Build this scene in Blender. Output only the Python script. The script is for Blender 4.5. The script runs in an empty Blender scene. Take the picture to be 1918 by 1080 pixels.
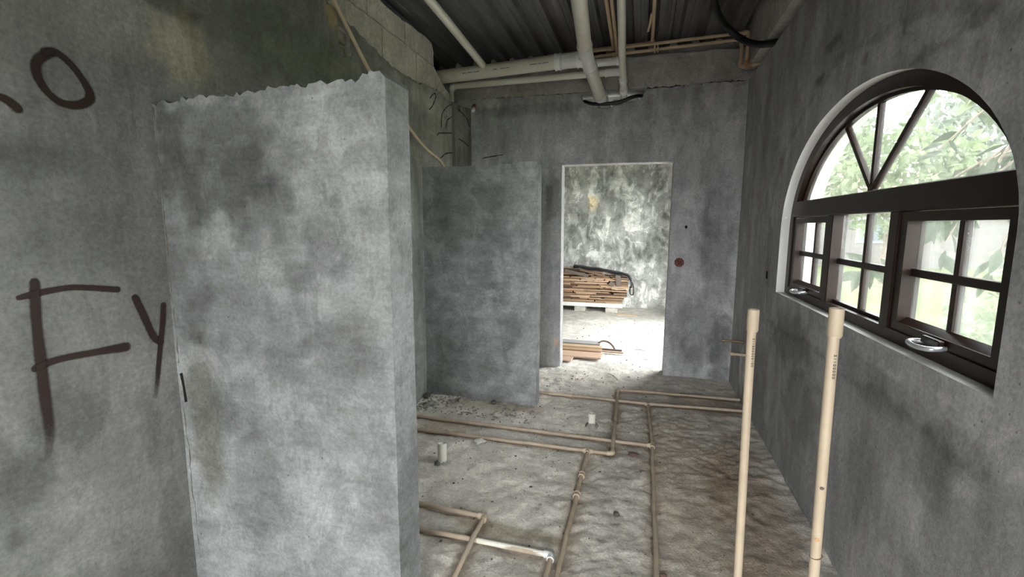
import bpy, bmesh, math, random
import numpy as np
from mathutils import Vector, Matrix
from mathutils.geometry import delaunay_2d_cdt

random.seed(7)
RNG = np.random.default_rng(11)
scene = bpy.context.scene
COL = scene.collection

# ------------------------------------------------------------------ camera
FPX, YAW, PITCH, ROLL = 876.5, math.radians(15.33), math.radians(7.70), math.radians(0.19)
fw = Vector((-math.sin(YAW) * math.cos(PITCH), math.cos(YAW) * math.cos(PITCH), -math.sin(PITCH)))
rt = Vector((math.cos(YAW), math.sin(YAW), 0))
up = rt.cross(fw)
rt2 = rt * math.cos(ROLL) + up * math.sin(ROLL)
up2 = -rt * math.sin(ROLL) + up * math.cos(ROLL)
cd = bpy.data.cameras.new('camera')
cd.sensor_fit = 'HORIZONTAL'
cd.sensor_width = 36.0
cd.lens = FPX / 1918 * 36.0
cd.clip_start = 0.02
cam = bpy.data.objects.new('camera', cd)
COL.objects.link(cam)
cam.matrix_world = Matrix(((rt2.x, up2.x, -fw.x, 0), (rt2.y, up2.y, -fw.y, 0), (rt2.z, up2.z, -fw.z, 1.5), (0, 0, 0, 1)))
scene.camera = cam

# ------------------------------------------------------------------ sky, sun, exposure
world = bpy.data.worlds.new('sky')
scene.world = world
world.use_nodes = True
bg = world.node_tree.nodes['Background']
bg.inputs[0].default_value = (0.95, 0.98, 1.0, 1)
bg.inputs[1].default_value = 10.5
sd = bpy.data.lights.new('sun', 'SUN')
sd.energy = 5.0
sd.angle = math.radians(6)
sd.color = (1.0, 0.95, 0.86)
sun = bpy.data.objects.new('sun', sd)
COL.objects.link(sun)
sun.rotation_euler = Vector((0.62, -0.25, -1.0)).to_track_quat('-Z', 'Y').to_euler()
scene.cycles.max_bounces = 8
scene.cycles.diffuse_bounces = 4
scene.view_settings.view_transform = 'Standard'
scene.view_settings.look = 'None'
scene.view_settings.gamma = 1.0
scene.view_settings.use_curve_mapping = False
scene.view_settings.exposure = 1.05

# sampling portals in the real openings: they give off no light themselves, they only guide the sky light
def portal(name, loc, direction, w, h):
    d = bpy.data.lights.new(name, 'AREA')
    d.shape = 'RECTANGLE'
    d.size, d.size_y = w, h
    d.cycles.is_portal = True
    o = bpy.data.objects.new(name, d)
    COL.objects.link(o)
    o.location = loc
    o.rotation_euler = Vector(direction).to_track_quat('-Z', 'Z').to_euler()
portal('window_portal', (1.16, 2.44, 1.58), (-1, 0, 0), 2.2, 1.3)
portal('far_opening_portal', (1.16, 6.35, 1.15), (-1, 0, 0), 2.2, 2.5)
portal('entrance_portal', (-0.1, -2.62, 1.2), (0, 1, 0), 2.0, 2.6)
portal('side_window_portal', (1.16, -1.10, 1.58), (-1, 0, 0), 2.2, 1.3)

# ------------------------------------------------------------------ numpy noise
def _hash(i, j, k, s):
    h = (i * 374761393 + j * 668265263 + k * 2147483647 + s * 1274126177) & 0xFFFFFFFF
    h = ((h ^ (h >> 13)) * 1274126177) & 0xFFFFFFFF
    h = h ^ (h >> 16)
    return (h & 0xFFFF) / 65535.0

def vnoise(x, y, z=0.0, seed=0):
    x = np.asarray(x, float); y = np.asarray(y, float); z = np.zeros_like(x) + z
    xi, yi, zi = np.floor(x).astype(np.int64), np.floor(y).astype(np.int64), np.floor(z).astype(np.int64)
    f = [a - b for a, b in ((x, xi), (y, yi), (z, zi))]
    f = [t * t * (3 - 2 * t) for t in f]
    r = 0
    for a in (0, 1):
        for b in (0, 1):
            w = (f[0] if a else 1 - f[0]) * (f[1] if b else 1 - f[1])
            r = r + w * _hash(xi + a, yi + b, zi, seed)
    return r

def fbm(x, y, sc, oct=4, seed=0):
    r, a, t = 0, 1.0, 0
    for o in range(oct):
        r = r + a * vnoise(np.asarray(x) * sc + o * 17.3, np.asarray(y) * sc - o * 9.1, 0, seed + o)
        t += a; a *= 0.5; sc *= 2.03
    return r / t

def sstep(a, b, x):
    t = np.clip((x - a) / (b - a), 0, 1)
    return t * t * (3 - 2 * t)

def blobs(u, v, lst, seed=3):
    """staining and painted-in light or shade: multiplies a colour into irregular patches"""
    c = np.ones((len(u), 3))
    wob = fbm(u, v, 4.0, 5, seed) - 0.5
    wob2 = fbm(u, v, 16.0, 4, seed + 9) - 0.5
    for i, it in enumerate(lst):
        u0, v0, ru, rv, m, soft = it[:6]
        d = np.sqrt(((u - u0) / ru) ** 2 + ((v - v0) / rv) ** 2) + 0.8 * wob + 1.0 * wob2
        w = 1 - sstep(1 - soft * .55, 1 + soft * .55, d)
        m = np.array(m if isinstance(m, tuple) else (m, m, m))
        c *= 1 + w[:, None] * (m - 1)
    return c

# ------------------------------------------------------------------ materials
MATS = {}
def new_mat(name):
    m = bpy.data.materials.new(name)
    m.use_nodes = True
    nt = m.node_tree
    b = nt.nodes['Principled BSDF']
    MATS[name] = m
    return m, nt, b

def noise(nt, vec, scale, detail=6, rough=0.6, dist=0.0):
    n = nt.nodes.new('ShaderNodeTexNoise')
    n.inputs['Scale'].default_value = scale
    n.inputs['Detail'].default_value = detail
    n.inputs['Roughness'].default_value = rough
    n.inputs['Distortion'].default_value = dist
    nt.links.new(vec, n.inputs['Vector'])
    return n.outputs['Fac']

def remap(nt, sock, a, b, c, d):
    n = nt.nodes.new('ShaderNodeMapRange')
    for i, v in zip((1, 2, 3, 4), (a, b, c, d)):
        n.inputs[i].default_value = v
    nt.links.new(sock, n.inputs[0])
    return n.outputs[0]

def math_(nt, op, a, b):
    n = nt.nodes.new('ShaderNodeMath'); n.operation = op
    for i, s in enumerate((a, b)):
        if isinstance(s, (int, float)): n.inputs[i].default_value = s
        else: nt.links.new(s, n.inputs[i])
    return n.outputs[0]

def mixc(nt, fac, a, b, blend='MIX'):
    n = nt.nodes.new('ShaderNodeMix'); n.data_type = 'RGBA'; n.blend_type = blend
    for i, s in ((0, fac), (6, a), (7, b)):
        if isinstance(s, (int, float)): n.inputs[i].default_value = s
        elif isinstance(s, tuple): n.inputs[i].default_value = (*s, 1)
        else: nt.links.new(s, n.inputs[i])
    return n.outputs[2]

def coords(nt, scale=None):
    t = nt.nodes.new('ShaderNodeTexCoord').outputs['Object']
    if scale:
        m = nt.nodes.new('ShaderNodeMapping'); m.inputs['Scale'].default_value = scale
        nt.links.new(t, m.inputs['Vector']); return m.outputs[0]
    return t

def concrete(name, dark, light, lo=0.36, hi=0.66, big=1.5, mid=6.0, bump=0.35, pits=0.5, streak=(1, 1, 0.25), attr=True, tint=None, patch=0.16):
    m, nt, b = new_mat(name)
    v = coords(nt)
    n1 = noise(nt, v, big, 6, 0.68, 0.9)
    n2 = noise(nt, coords(nt, streak), mid, 6, 0.70, 0.0)
    n3 = noise(nt, v, 70, 3, 0.75)
    f = math_(nt, 'ADD', math_(nt, 'MULTIPLY', n1, 0.45), math_(nt, 'MULTIPLY', n2, 0.55))
    f = remap(nt, f, lo, hi, 0, 1)
    c = mixc(nt, f, dark, light)
    if tint:
        n4 = noise(nt, v, 0.9, 4, 0.5)
        c = mixc(nt, remap(nt, n4, 0.5, 0.7, 0, 0.6), c, tint)
    # skim coat patches with crisp trowelled edges
    n5 = noise(nt, coords(nt, (1, 1, 0.6)), big * 2.6, 7, 0.62, 0.8)
    pt = remap(nt, n5, 0.50, 0.545, 1 - patch * .5, 1 + patch * .5)
    n6 = noise(nt, coords(nt, (0.35, 0.35, 9.0)), 9, 3, 0.7)
    sc = remap(nt, n6, 0.3, 0.7, 0.95, 1.05)
    g = math_(nt, 'MULTIPLY', math_(nt, 'MULTIPLY', remap(nt, n3, 0.25, 0.75, 0.72, 1.26), pt), sc)
    gc = nt.nodes.new('ShaderNodeCombineColor')
    for i in range(3): nt.links.new(g, gc.inputs[i])
    c = mixc(nt, 1.0, c, gc.outputs[0], 'MULTIPLY')
    vo = nt.nodes.new('ShaderNodeTexVoronoi'); vo.inputs['Scale'].default_value = 26
    vo.inputs['Randomness'].default_value = 1.0
    nt.links.new(v, vo.inputs['Vector'])
    sel = nt.nodes.new('ShaderNodeSeparateColor'); nt.links.new(vo.outputs['Color'], sel.inputs[0])
    spot = math_(nt, 'MULTIPLY', math_(nt, 'LESS_THAN', vo.outputs['Distance'], 0.10), math_(nt, 'GREATER_THAN', sel.outputs[0], 0.93))
    c = mixc(nt, math_(nt, 'MULTIPLY', spot, pits), c, (0.04, 0.038, 0.035))
    if attr:
        a = nt.nodes.new('ShaderNodeAttribute'); a.attribute_name = 'stain_light'
        c = mixc(nt, 1.0, c, a.outputs['Color'], 'MULTIPLY')
    nt.links.new(c, b.inputs['Base Color'])
    b.inputs['Roughness'].default_value = 0.88
    b.inputs['Specular IOR Level'].default_value = 0.25
    bm = nt.nodes.new('ShaderNodeBump'); bm.inputs['Strength'].default_value = bump
    bm.inputs['Distance'].default_value = 0.006
    h = math_(nt, 'ADD', math_(nt, 'MULTIPLY', n2, 1.0), math_(nt, 'MULTIPLY', n3, 0.6))
    h = math_(nt, 'SUBTRACT', h, math_(nt, 'MULTIPLY', spot, 0.5))
    nt.links.new(h, bm.inputs['Height']); nt.links.new(bm.outputs[0], b.inputs['Normal'])
    return m

def plain(name, col, rough=0.5, metal=0.0, var=0.12, scale=8, bump=0.0, dirt=None, coat=0.0, stretch=None):
    m, nt, b = new_mat(name)
    v = coords(nt, stretch)
    n1 = noise(nt, v, scale, 5, 0.6)
    c = mixc(nt, remap(nt, n1, 0.3, 0.7, 0, 1), tuple(x * (1 - var) for x in col), tuple(min(1, x * (1 + var)) for x in col))
    if dirt:
        n2 = noise(nt, v, scale * 0.4, 6, 0.7, 0.4)
        c = mixc(nt, remap(nt, n2, 0.46, 0.72, 0, 0.85), c, dirt)
    nt.links.new(c, b.inputs['Base Color'])
    b.inputs['Roughness'].default_value = rough
    b.inputs['Metallic'].default_value = metal
    b.inputs['Coat Weight'].default_value = coat
    if bump:
        bm = nt.nodes.new('ShaderNodeBump'); bm.inputs['Strength'].default_value = bump
        bm.inputs['Distance'].default_value = 0.004
        nt.links.new(n1, bm.inputs['Height']); nt.links.new(bm.outputs[0], b.inputs['Normal'])
    return m

concrete('plaster', (0.22, 0.217, 0.216), (0.45, 0.444, 0.441))
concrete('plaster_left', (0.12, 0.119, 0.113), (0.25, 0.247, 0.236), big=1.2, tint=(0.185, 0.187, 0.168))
concrete('plaster_back', (0.27, 0.267, 0.268), (0.55, 0.544, 0.545))
concrete('plaster_partition', (0.175, 0.175, 0.172), (0.355, 0.357, 0.357), lo=0.37, hi=0.64, big=2.2, mid=9, patch=.18, streak=(0.6, 0.6, 1.1))
concrete('plaster_far', (0.24, 0.25, 0.225), (0.80, 0.81, 0.75), lo=0.38, hi=0.60, big=1.9, mid=5.5, streak=(1, 1, 0.8), patch=.5)
concrete('screed', (0.48, 0.44, 0.385), (0.80, 0.755, 0.68), big=1.8, mid=9, bump=1.0, pits=0.9, streak=(1, 1, 1))
concrete('beam_concrete', (0.33, 0.315, 0.29), (0.62, 0.595, 0.555), big=2.0, mid=6, bump=0.7, streak=(0.4, 0.4, 1), attr=False)
concrete('block_concrete', (0.34, 0.32, 0.28), (0.58, 0.55, 0.485), big=3.0, mid=20, bump=0.9, pits=0.8, streak=(1, 1, 1), attr=False)
concrete('mortar', (0.20, 0.19, 0.17), (0.42, 0.40, 0.36), big=4, mid=16, bump=0.9, streak=(1, 1, 1), attr=False)
plain('reveal_paint', (0.80, 0.79, 0.76), 0.7, var=0.06, scale=5, bump=0.15)
plain('dark_hole', (0.02, 0.018, 0.016), 0.95, var=0.4)
plain('rust_box', (0.16, 0.055, 0.04), 0.8, var=0.5, scale=40)
plain('deck_steel', (0.12, 0.12, 0.12), 0.55, metal=0.0, var=0.45, scale=3, stretch=(6, 0.5, 1), dirt=(0.11, 0.105, 0.10))
plain('light_seal_sheet', (0.3, 0.3, 0.3), 0.6)
plain('pvc_white', (0.74, 0.71, 0.62), 0.38, var=0.05, scale=4, dirt=(0.60, 0.55, 0.44))
plain('pvc_fitting', (0.74, 0.74, 0.72), 0.35, var=0.04, scale=6)
plain('pvc_bright', (0.88, 0.88, 0.86), 0.35, var=0.03)
plain('cpvc', (0.66, 0.50, 0.31), 0.45, var=0.10, scale=12, dirt=(0.52, 0.38, 0.24))
plain('cpvc_dusty', (0.46, 0.36, 0.26), 0.75, var=0.22, scale=9, dirt=(0.40, 0.36, 0.30))
plain('cpvc_clean', (0.52, 0.42, 0.30), 0.5, var=0.10, scale=10, dirt=(0.42, 0.33, 0.23))
plain('primer_orange', (0.50, 0.27, 0.13), 0.6, var=0.3, scale=30)
plain('black_rubber', (0.012, 0.012, 0.014), 0.42, var=0.3)
plain('print_blue', (0.02, 0.06, 0.22), 0.6)
plain('print_black', (0.03, 0.025, 0.02), 0.7)
plain('frame_bronze', (0.018, 0.0085, 0.006), 0.35, var=0.25, scale=20)
MATS['frame_bronze'].node_tree.nodes['Principled BSDF'].inputs['Specular IOR Level'].default_value = 0.22
plain('handle_grey', (0.62, 0.63, 0.64), 0.22, metal=0.6, var=0.05)
plain('board_white', (0.72, 0.71, 0.67), 0.7, var=0.06)
plain('conduit_grey', (0.13, 0.13, 0.125), 0.7, var=0.2)
plain('grey_slat', (0.30, 0.30, 0.29), 0.7, var=0.15)
plain('clod', (0.10, 0.085, 0.07), 0.95, var=0.5, scale=40, bump=0.8)
plain('chip_brown', (0.20, 0.13, 0.10), 0.9, var=0.3, scale=30)
plain('flake', (0.60, 0.58, 0.54), 0.9, var=0.1, scale=30, bump=0.4)
plain('brass', (0.30, 0.22, 0.12), 0.5, metal=0.7, var=0.3)
plain('copper', (0.5, 0.2, 0.12), 0.4, metal=0.8)
plain('black_plastic', (0.012, 0.013, 0.014), 0.35, var=0.4, scale=20)
plain('bark', (0.16, 0.12, 0.085), 0.9, var=0.4, scale=14, bump=0.6)
plain('house_wall', (0.14, 0.125, 0.12), 0.85, var=0.05, scale=2)
plain('house_roof', (0.35, 0.20, 0.15), 0.8, var=0.2)
plain('house_glass', (0.10, 0.13, 0.15), 0.1, var=0.2)
concrete('bounce_apron', (0.36, 0.35, 0.33), (0.52, 0.51, 0.48), big=2, mid=8, attr=False)
plain('outer_render', (0.72, 0.69, 0.60), 0.8, var=0.05, scale=3)
for nm, c in (('wood_a', (0.34, 0.22, 0.125)), ('wood_b', (0.25, 0.155, 0.085)), ('wood_c', (0.44, 0.31, 0.19)), ('wood_d', (0.14, 0.085, 0.055)), ('wood_e', (0.13, 0.105, 0.085)), ('wood_pale', (0.50, 0.34, 0.24))):
    plain(nm, c, 0.7, var=0.3, scale=6, stretch=(2, 14, 14), bump=0.1)

def leaf_mat(name, c1, c2):
    m, nt, b = new_mat(name)
    n1 = noise(nt, coords(nt), 1.1, 3, 0.5)
    c = mixc(nt, remap(nt, n1, 0.35, 0.65, 0, 1), c1, c2)
    nt.links.new(c, b.inputs['Base Color'])
    b.inputs['Roughness'].default_value = 0.5
    tr = nt.nodes.new('ShaderNodeBsdfTranslucent'); nt.links.new(c, tr.inputs[0])
    mx = nt.nodes.new('ShaderNodeMixShader'); mx.inputs[0].default_value = 0.4
    out = nt.nodes['Material Output']
    nt.links.new(b.outputs[0], mx.inputs[1]); nt.links.new(tr.outputs[0], mx.inputs[2]); nt.links.new(mx.outputs[0], out.inputs[0])
leaf_mat('leaf_near', (0.030, 0.048, 0.018), (0.05, 0.075, 0.03))
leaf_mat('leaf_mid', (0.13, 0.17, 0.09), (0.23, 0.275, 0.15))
leaf_mat('leaf_far', (0.20, 0.235, 0.19), (0.30, 0.335, 0.27))  # mid and far leaves paled; haze painted into their colour
leaf_mat('grass', (0.055, 0.071, 0.022), (0.085, 0.102, 0.036))

# window glass: clear pane; a pale translucent film paints in glare haze
m, nt, b = new_mat('pane_glass')
out = nt.nodes['Material Output']
tp = nt.nodes.new('ShaderNodeBsdfTransparent'); tp.inputs[0].default_value = (0.94, 0.96, 0.95, 1)
gl = nt.nodes.new('ShaderNodeBsdfGlossy'); gl.inputs['Roughness'].default_value = 0.03
du = nt.nodes.new('ShaderNodeBsdfTranslucent'); du.inputs[0].default_value = (0.9, 0.92, 0.9, 1)
lw = nt.nodes.new('ShaderNodeFresnel'); lw.inputs[0].default_value = 1.45
m1 = nt.nodes.new('ShaderNodeMixShader'); m2 = nt.nodes.new('ShaderNodeMixShader')
dn = remap(nt, noise(nt, coords(nt, (1, 1, 0.5)), 5, 6, 0.7), 0.35, 0.75, 0.008, 0.05)
nt.links.new(dn, m1.inputs[0]); nt.links.new(tp.outputs[0], m1.inputs[1]); nt.links.new(du.outputs[0], m1.inputs[2])
nt.links.new(math_(nt, 'MULTIPLY', lw.outputs[0], 0.6), m2.inputs[0]); nt.links.new(m1.outputs[0], m2.inputs[1]); nt.links.new(gl.outputs[0], m2.inputs[2])
nt.links.new(m2.outputs[0], out.inputs[0])

# spray paint with soft overspray edges (coverage stored on the mesh)
m, nt, b = new_mat('spray_paint')
out = nt.nodes['Material Output']
b.inputs['Base Color'].default_value = (0.022, 0.010, 0.008, 1)
b.inputs['Roughness'].default_value = 0.75
at = nt.nodes.new('ShaderNodeAttribute'); at.attribute_name = 'cover'
nz = remap(nt, noise(nt, coords(nt), 160, 3, 0.7), 0.3, 0.7, -0.25, 0.25)
cov = remap(nt, math_(nt, 'ADD', at.outputs['Fac'], math_(nt, 'MULTIPLY', nz, at.outputs['Fac'])), 0.05, 0.75, 0, 0.93)
tp = nt.nodes.new('ShaderNodeBsdfTransparent')
mx = nt.nodes.new('ShaderNodeMixShader')
nt.links.new(cov, mx.inputs[0]); nt.links.new(tp.outputs[0], mx.inputs[1]); nt.links.new(b.outputs[0], mx.inputs[2])
nt.links.new(mx.outputs[0], out.inputs[0])

# ------------------------------------------------------------------ object helpers
def tag(o, label=None, cat=None, group=None, kind=None):
    if label: o['label'] = label
    if cat: o['category'] = cat
    if group: o['group'] = group
    if kind: o['kind'] = kind
    return o

def link(name, me, mat, parent=None, smooth=False):
    o = bpy.data.objects.new(name, me)
    COL.objects.link(o)
    if mat and not me.materials: me.materials.append(MATS[mat])
    if parent: o.parent = parent
    if smooth: me.shade_smooth()
    return o

def thing(name, label, cat, loc=(0, 0, 0), group=None, kind=None):
    o = bpy.data.objects.new(name, None)
    COL.objects.link(o)
    o.location = loc
    o.empty_display_size = 0.1
    return tag(o, label, cat, group, kind)

def child(name, me, mat, t, smooth=False):
    """part given in world coordinates under an empty that stands at the thing's base"""
    o = link(name, me, mat, t, smooth)
    me.transform(Matrix.Translation(-t.location))
    return o

def mesh(name, v, f):
    me = bpy.data.meshes.new(name)
    me.from_pydata([tuple(map(float, p)) for p in v], [], [tuple(map(int, q)) for q in f])
    me.update()
    return me

def box_bm(bm, lo, hi, mat4=None):
    vs = []
    for x in (lo[0], hi[0]):
        for y in (lo[1], hi[1]):
            for z in (lo[2], hi[2]):
                p = Vector((x, y, z))
                vs.append(bm.verts.new(mat4 @ p if mat4 else p))
    for q in ((0, 1, 3, 2), (4, 6, 7, 5), (0, 4, 5, 1), (2, 3, 7, 6), (0, 2, 6, 4), (1, 5, 7, 3)):
        bm.faces.new([vs[i] for i in q])

def bm_mesh(name, bm, bevel=0.0, seg=1):
    bmesh.ops.recalc_face_normals(bm, faces=bm.faces)
    if bevel:
        bmesh.ops.bevel(bm, geom=list(bm.edges), offset=bevel, segments=seg, profile=0.5, affect='EDGES')
    me = bpy.data.meshes.new(name)
    bm.to_mesh(me); bm.free()
    return me

def box_mesh(name, lo, hi, bevel=0.0, mat4=None):
    bm = bmesh.new(); box_bm(bm, lo, hi, mat4)
    return bm_mesh(name, bm, bevel)

def smooth_path(pts, n=8):
    pts = [Vector(p) for p in pts]
    out = []
    for i in range(len(pts) - 1):
        p0, p1, p2, p3 = pts[max(i - 1, 0)], pts[i], pts[i + 1], pts[min(i + 2, len(pts) - 1)]
        for k in range(n):
            t = k / n
            out.append(0.5 * ((2 * p1) + (p2 - p0) * t + (2 * p0 - 5 * p1 + 4 * p2 - p3) * t * t + (3 * p1 - p0 - 3 * p2 + p3) * t ** 3))
    out.append(pts[-1])
    return out

def tube_mesh(name, pts, r, seg=14, hollow=0.0, wob=0.0):
    """swept tube; r a number or one per point; hollow = wall thickness of an open tube"""
    pts = [Vector(p) for p in pts]
    n = len(pts)
    rs = [r] * n if isinstance(r, (int, float)) else list(r)
    tang = []
    for i in range(n):
        t = (pts[min(i + 1, n - 1)] - pts[max(i - 1, 0)])
        tang.append(t.normalized())
    nx = tang[0].orthogonal().normalized()
    V, F = [], []
    def ring(p, t, rad):
        nonlocal nx
        nx = (nx - t * nx.dot(t)).normalized()
        ny = t.cross(nx)
        k0 = len(V)
        for s in range(seg):
            a = 2 * math.pi * s / seg
            V.append(p + (nx * math.cos(a) + ny * math.sin(a)) * rad)
        return k0
    rings = [ring(p, t, q) for p, t, q in zip(pts, tang, rs)]
    if hollow:
        for i in (n - 1, 0):
            rings.append(ring(pts[i], tang[i], rs[i] - hollow))
        rings.append(rings[0])
    for a, b_ in zip(rings, rings[1:]):
        for s in range(seg):
            s2 = (s + 1) % seg
            F.append((a + s, a + s2, b_ + s2, b_ + s))
    if not hollow:
        F.append(tuple(range(seg))[::-1])
        F.append(tuple(rings[-1] + s for s in range(seg)))
    me = mesh(name, V, F)
    bm = bmesh.new(); bm.from_mesh(me); bmesh.ops.recalc_face_normals(bm, faces=bm.faces); bm.to_mesh(me); bm.free()
    me.shade_smooth()
    me.set_sharp_from_angle(angle=math.radians(50))
    return me

def inpoly(px, py, poly):
    r = np.zeros(len(px), bool)
    n = len(poly)
    for i in range(n):
        x1, y1 = poly[i]; x2, y2 = poly[(i + 1) % n]
        if y1 == y2: continue
        c = ((y1 > py) != (y2 > py)) & (px < (x2 - x1) * (py - y1) / (y2 - y1) + x1)
        r ^= c
    return r

def jag(pts, step=0.03, amp=0.012, seed=0):
    """roughen a polyline: broken plaster"""
    rr = random.Random(seed)
    out = []
    for (a, b_), (c, d) in zip(pts, pts[1:]):
        L = math.hypot(c - a, d - b_); k = max(1, int(L / step))
        for i in range(k):
            t = i / k
            j = 0 if i == 0 else 1
            out.append((a + (c - a) * t + rr.uniform(-amp, amp) * j * 0.6, b_ + (d - b_) * t + rr.uniform(-amp, amp) * j))
    out.append(pts[-1])
    return out

def wall_disp(u, v, seed, amp):
    return (fbm(u, v, 1.6, 3, seed) - 0.5) * amp * 2 + (fbm(u, v, 9.0, 3, seed + 5) - 0.5) * amp * 0.5

def panel(name, axis, base, sign, outline, holes=(), pockets=(), h=0.03, thick=0.15, amp=0.004, stains_light=(), mat='plaster', seed=0, paint=None, dense=None, hole_mat=None):
    """solid wall slab: a finely divided front face with slight unevenness, real openings and recesses"""
    loops = [list(outline)] + [list(q) for q in holes] + [list(q[0]) for q in pockets]
    V, E = [], []
    for lp in loops:
        k = len(V); V += lp
        E += [(k + i, k + (i + 1) % len(lp)) for i in range(len(lp))]
    us = [p[0] for p in outline]; vs = [p[1] for p in outline]
    d = dense or (min(us), max(us), min(vs), max(vs))
    gu = np.arange(d[0] + h * .5, d[1], h); gv = np.arange(d[2] + h * .5, d[3], h)
    U, W = np.meshgrid(gu, gv)
    U = U.ravel() + RNG.uniform(-.2, .2, U.size) * h; W = W.ravel() + RNG.uniform(-.2, .2, W.size) * h
    ok = inpoly(U, W, outline)
    for lp in loops[1:]: ok &= ~inpoly(U, W, lp)
    # keep clear of the constraint edges
    for lp in loops:
        for (a, b_), (c, e) in zip(lp, lp[1:] + lp[:1]):
            L2 = max((c - a) ** 2 + (e - b_) ** 2, 1e-12)
            t = np.clip(((U - a) * (c - a) + (W - b_) * (e - b_)) / L2, 0, 1)
            ok &= np.hypot(U - a - t * (c - a), W - b_ - t * (e - b_)) > h * 0.3
    allv = [Vector(p) for p in V] + [Vector((a, b_)) for a, b_ in zip(U[ok], W[ok])]
    r = delaunay_2d_cdt(allv, E, [], 0, 1e-6)
    P = np.array([(p.x, p.y) for p in r[0]])
    T = np.array([f for f in r[2] if len(f) == 3])
    c = P[T].mean(1)
    keep = inpoly(c[:, 0], c[:, 1], outline)
    for lp in loops[1:]: keep &= ~inpoly(c[:, 0], c[:, 1], lp)
    T = T[keep]
    u, v = P[:, 0], P[:, 1]
    front = base + sign * wall_disp(u, v, seed, amp)
    col = blobs(u, v, stains_light, seed + 40) if stains_light else np.ones((len(u), 3))
    if paint is not None: col = col * paint(u, v)
    co = np.zeros((len(u), 3))
    a_i, u_i = (0, 1) if axis == 'x' else (1, 0)
    co[:, a_i] = front; co[:, u_i] = u; co[:, 2] = v
    co = list(map(tuple, co)); cols = list(map(tuple, col)); faces = [tuple(t) for t in T]; mats = [0] * len(faces)
    cnt = {}
    for t in T:
        for i in range(3):
            k = (t[i], t[(i + 1) % 3]); cnt.setdefault((min(k), max(k)), []).append(k)
    edges = [k[0] for k in cnt.values() if len(k) == 1]
    backs = {}
    def at(i, depth):
        k = (i, depth)
        if k not in backs:
            p = [0, 0, 0]; p[a_i] = base - sign * depth; p[u_i] = u[i]; p[2] = v[i]
            backs[k] = len(co); co.append(tuple(p)); cols.append(cols[i])
        return backs[k]
    def seg_near(mx, my, lp):
        best = 9
        for (a, b_), (c_, e) in zip(lp, lp[1:] + lp[:1]):
            L2 = max((c_ - a) ** 2 + (e - b_) ** 2, 1e-12)
            t = min(1, max(0, ((mx - a) * (c_ - a) + (my - b_) * (e - b_)) / L2))
            best = min(best, math.hypot(mx - a - t * (c_ - a), my - b_ - t * (e - b_)))
        return best
    for i, j in edges:
        mx, my = (u[i] + u[j]) / 2, (v[i] + v[j]) / 2
        depth, mi = thick, 0
        for lp, dp, pm in pockets:
            if seg_near(mx, my, list(lp)) < 1e-4: depth, mi = dp, pm
        if depth == thick and hole_mat is not None:
            for lp in holes:
                if seg_near(mx, my, list(lp)) < 1e-4: mi = hole_mat
        faces.append((j, i, at(i, depth), at(j, depth))); mats.append(mi)
    for lp, dp, pm in pockets:
        k = len(co)
        for a, b_ in lp:
            p = [0, 0, 0]; p[a_i] = base - sign * dp; p[u_i] = a; p[2] = b_
            co.append(tuple(p)); cols.append((1, 1, 1))
        faces.append(tuple(range(k, k + len(lp)))); mats.append(pm)
    # back face, coarse
    nl = len(outline) + sum(len(q) for q in holes)
    bl = [list(outline)] + [list(q) for q in holes]
    BV, BE = [], []
    for lp in bl:
        k = len(BV); BV += lp; BE += [(k + i, k + (i + 1) % len(lp)) for i in range(len(lp))]
    r = delaunay_2d_cdt([Vector(p) for p in BV], BE, [], 0, 1e-6)
    BP = np.array([(p.x, p.y) for p in r[0]]); BT = np.array([f for f in r[2] if len(f) == 3])
    c = BP[BT].mean(1); keep = inpoly(c[:, 0], c[:, 1], outline)
    for lp in bl[1:]: keep &= ~inpoly(c[:, 0], c[:, 1], lp)
    k = len(co)
    for a, b_ in BP:
        p = [0, 0, 0]; p[a_i] = base - sign * thick; p[u_i] = a; p[2] = b_
        co.append(tuple(p)); cols.append((1, 1, 1))
    for t in BT[keep]:
        faces.append((k + t[2], k + t[1], k + t[0])); mats.append(0)
    me = mesh(name, co, faces)
    bm = bmesh.new(); bm.from_mesh(me); bmesh.ops.recalc_face_normals(bm, faces=bm.faces); bm.to_mesh(me); bm.free()
    ca = me.color_attributes.new('stain_light', 'FLOAT_COLOR', 'POINT')
    arr = np.ones((len(co), 4), np.float32); arr[:, :3] = cols
    ca.data.foreach_set('color', arr.ravel())
    me.materials.append(MATS[mat])
    for pm in ('dark_hole', 'rust_box', 'mortar', 'reveal_paint'):
        me.materials.append(MATS[pm])
    me.polygons.foreach_set('material_index', mats)
    me.shade_smooth()
    me.set_sharp_from_angle(angle=math.radians(40))
    o = bpy.data.objects.new(name, me)
    COL.objects.link(o)
    return o
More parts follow.
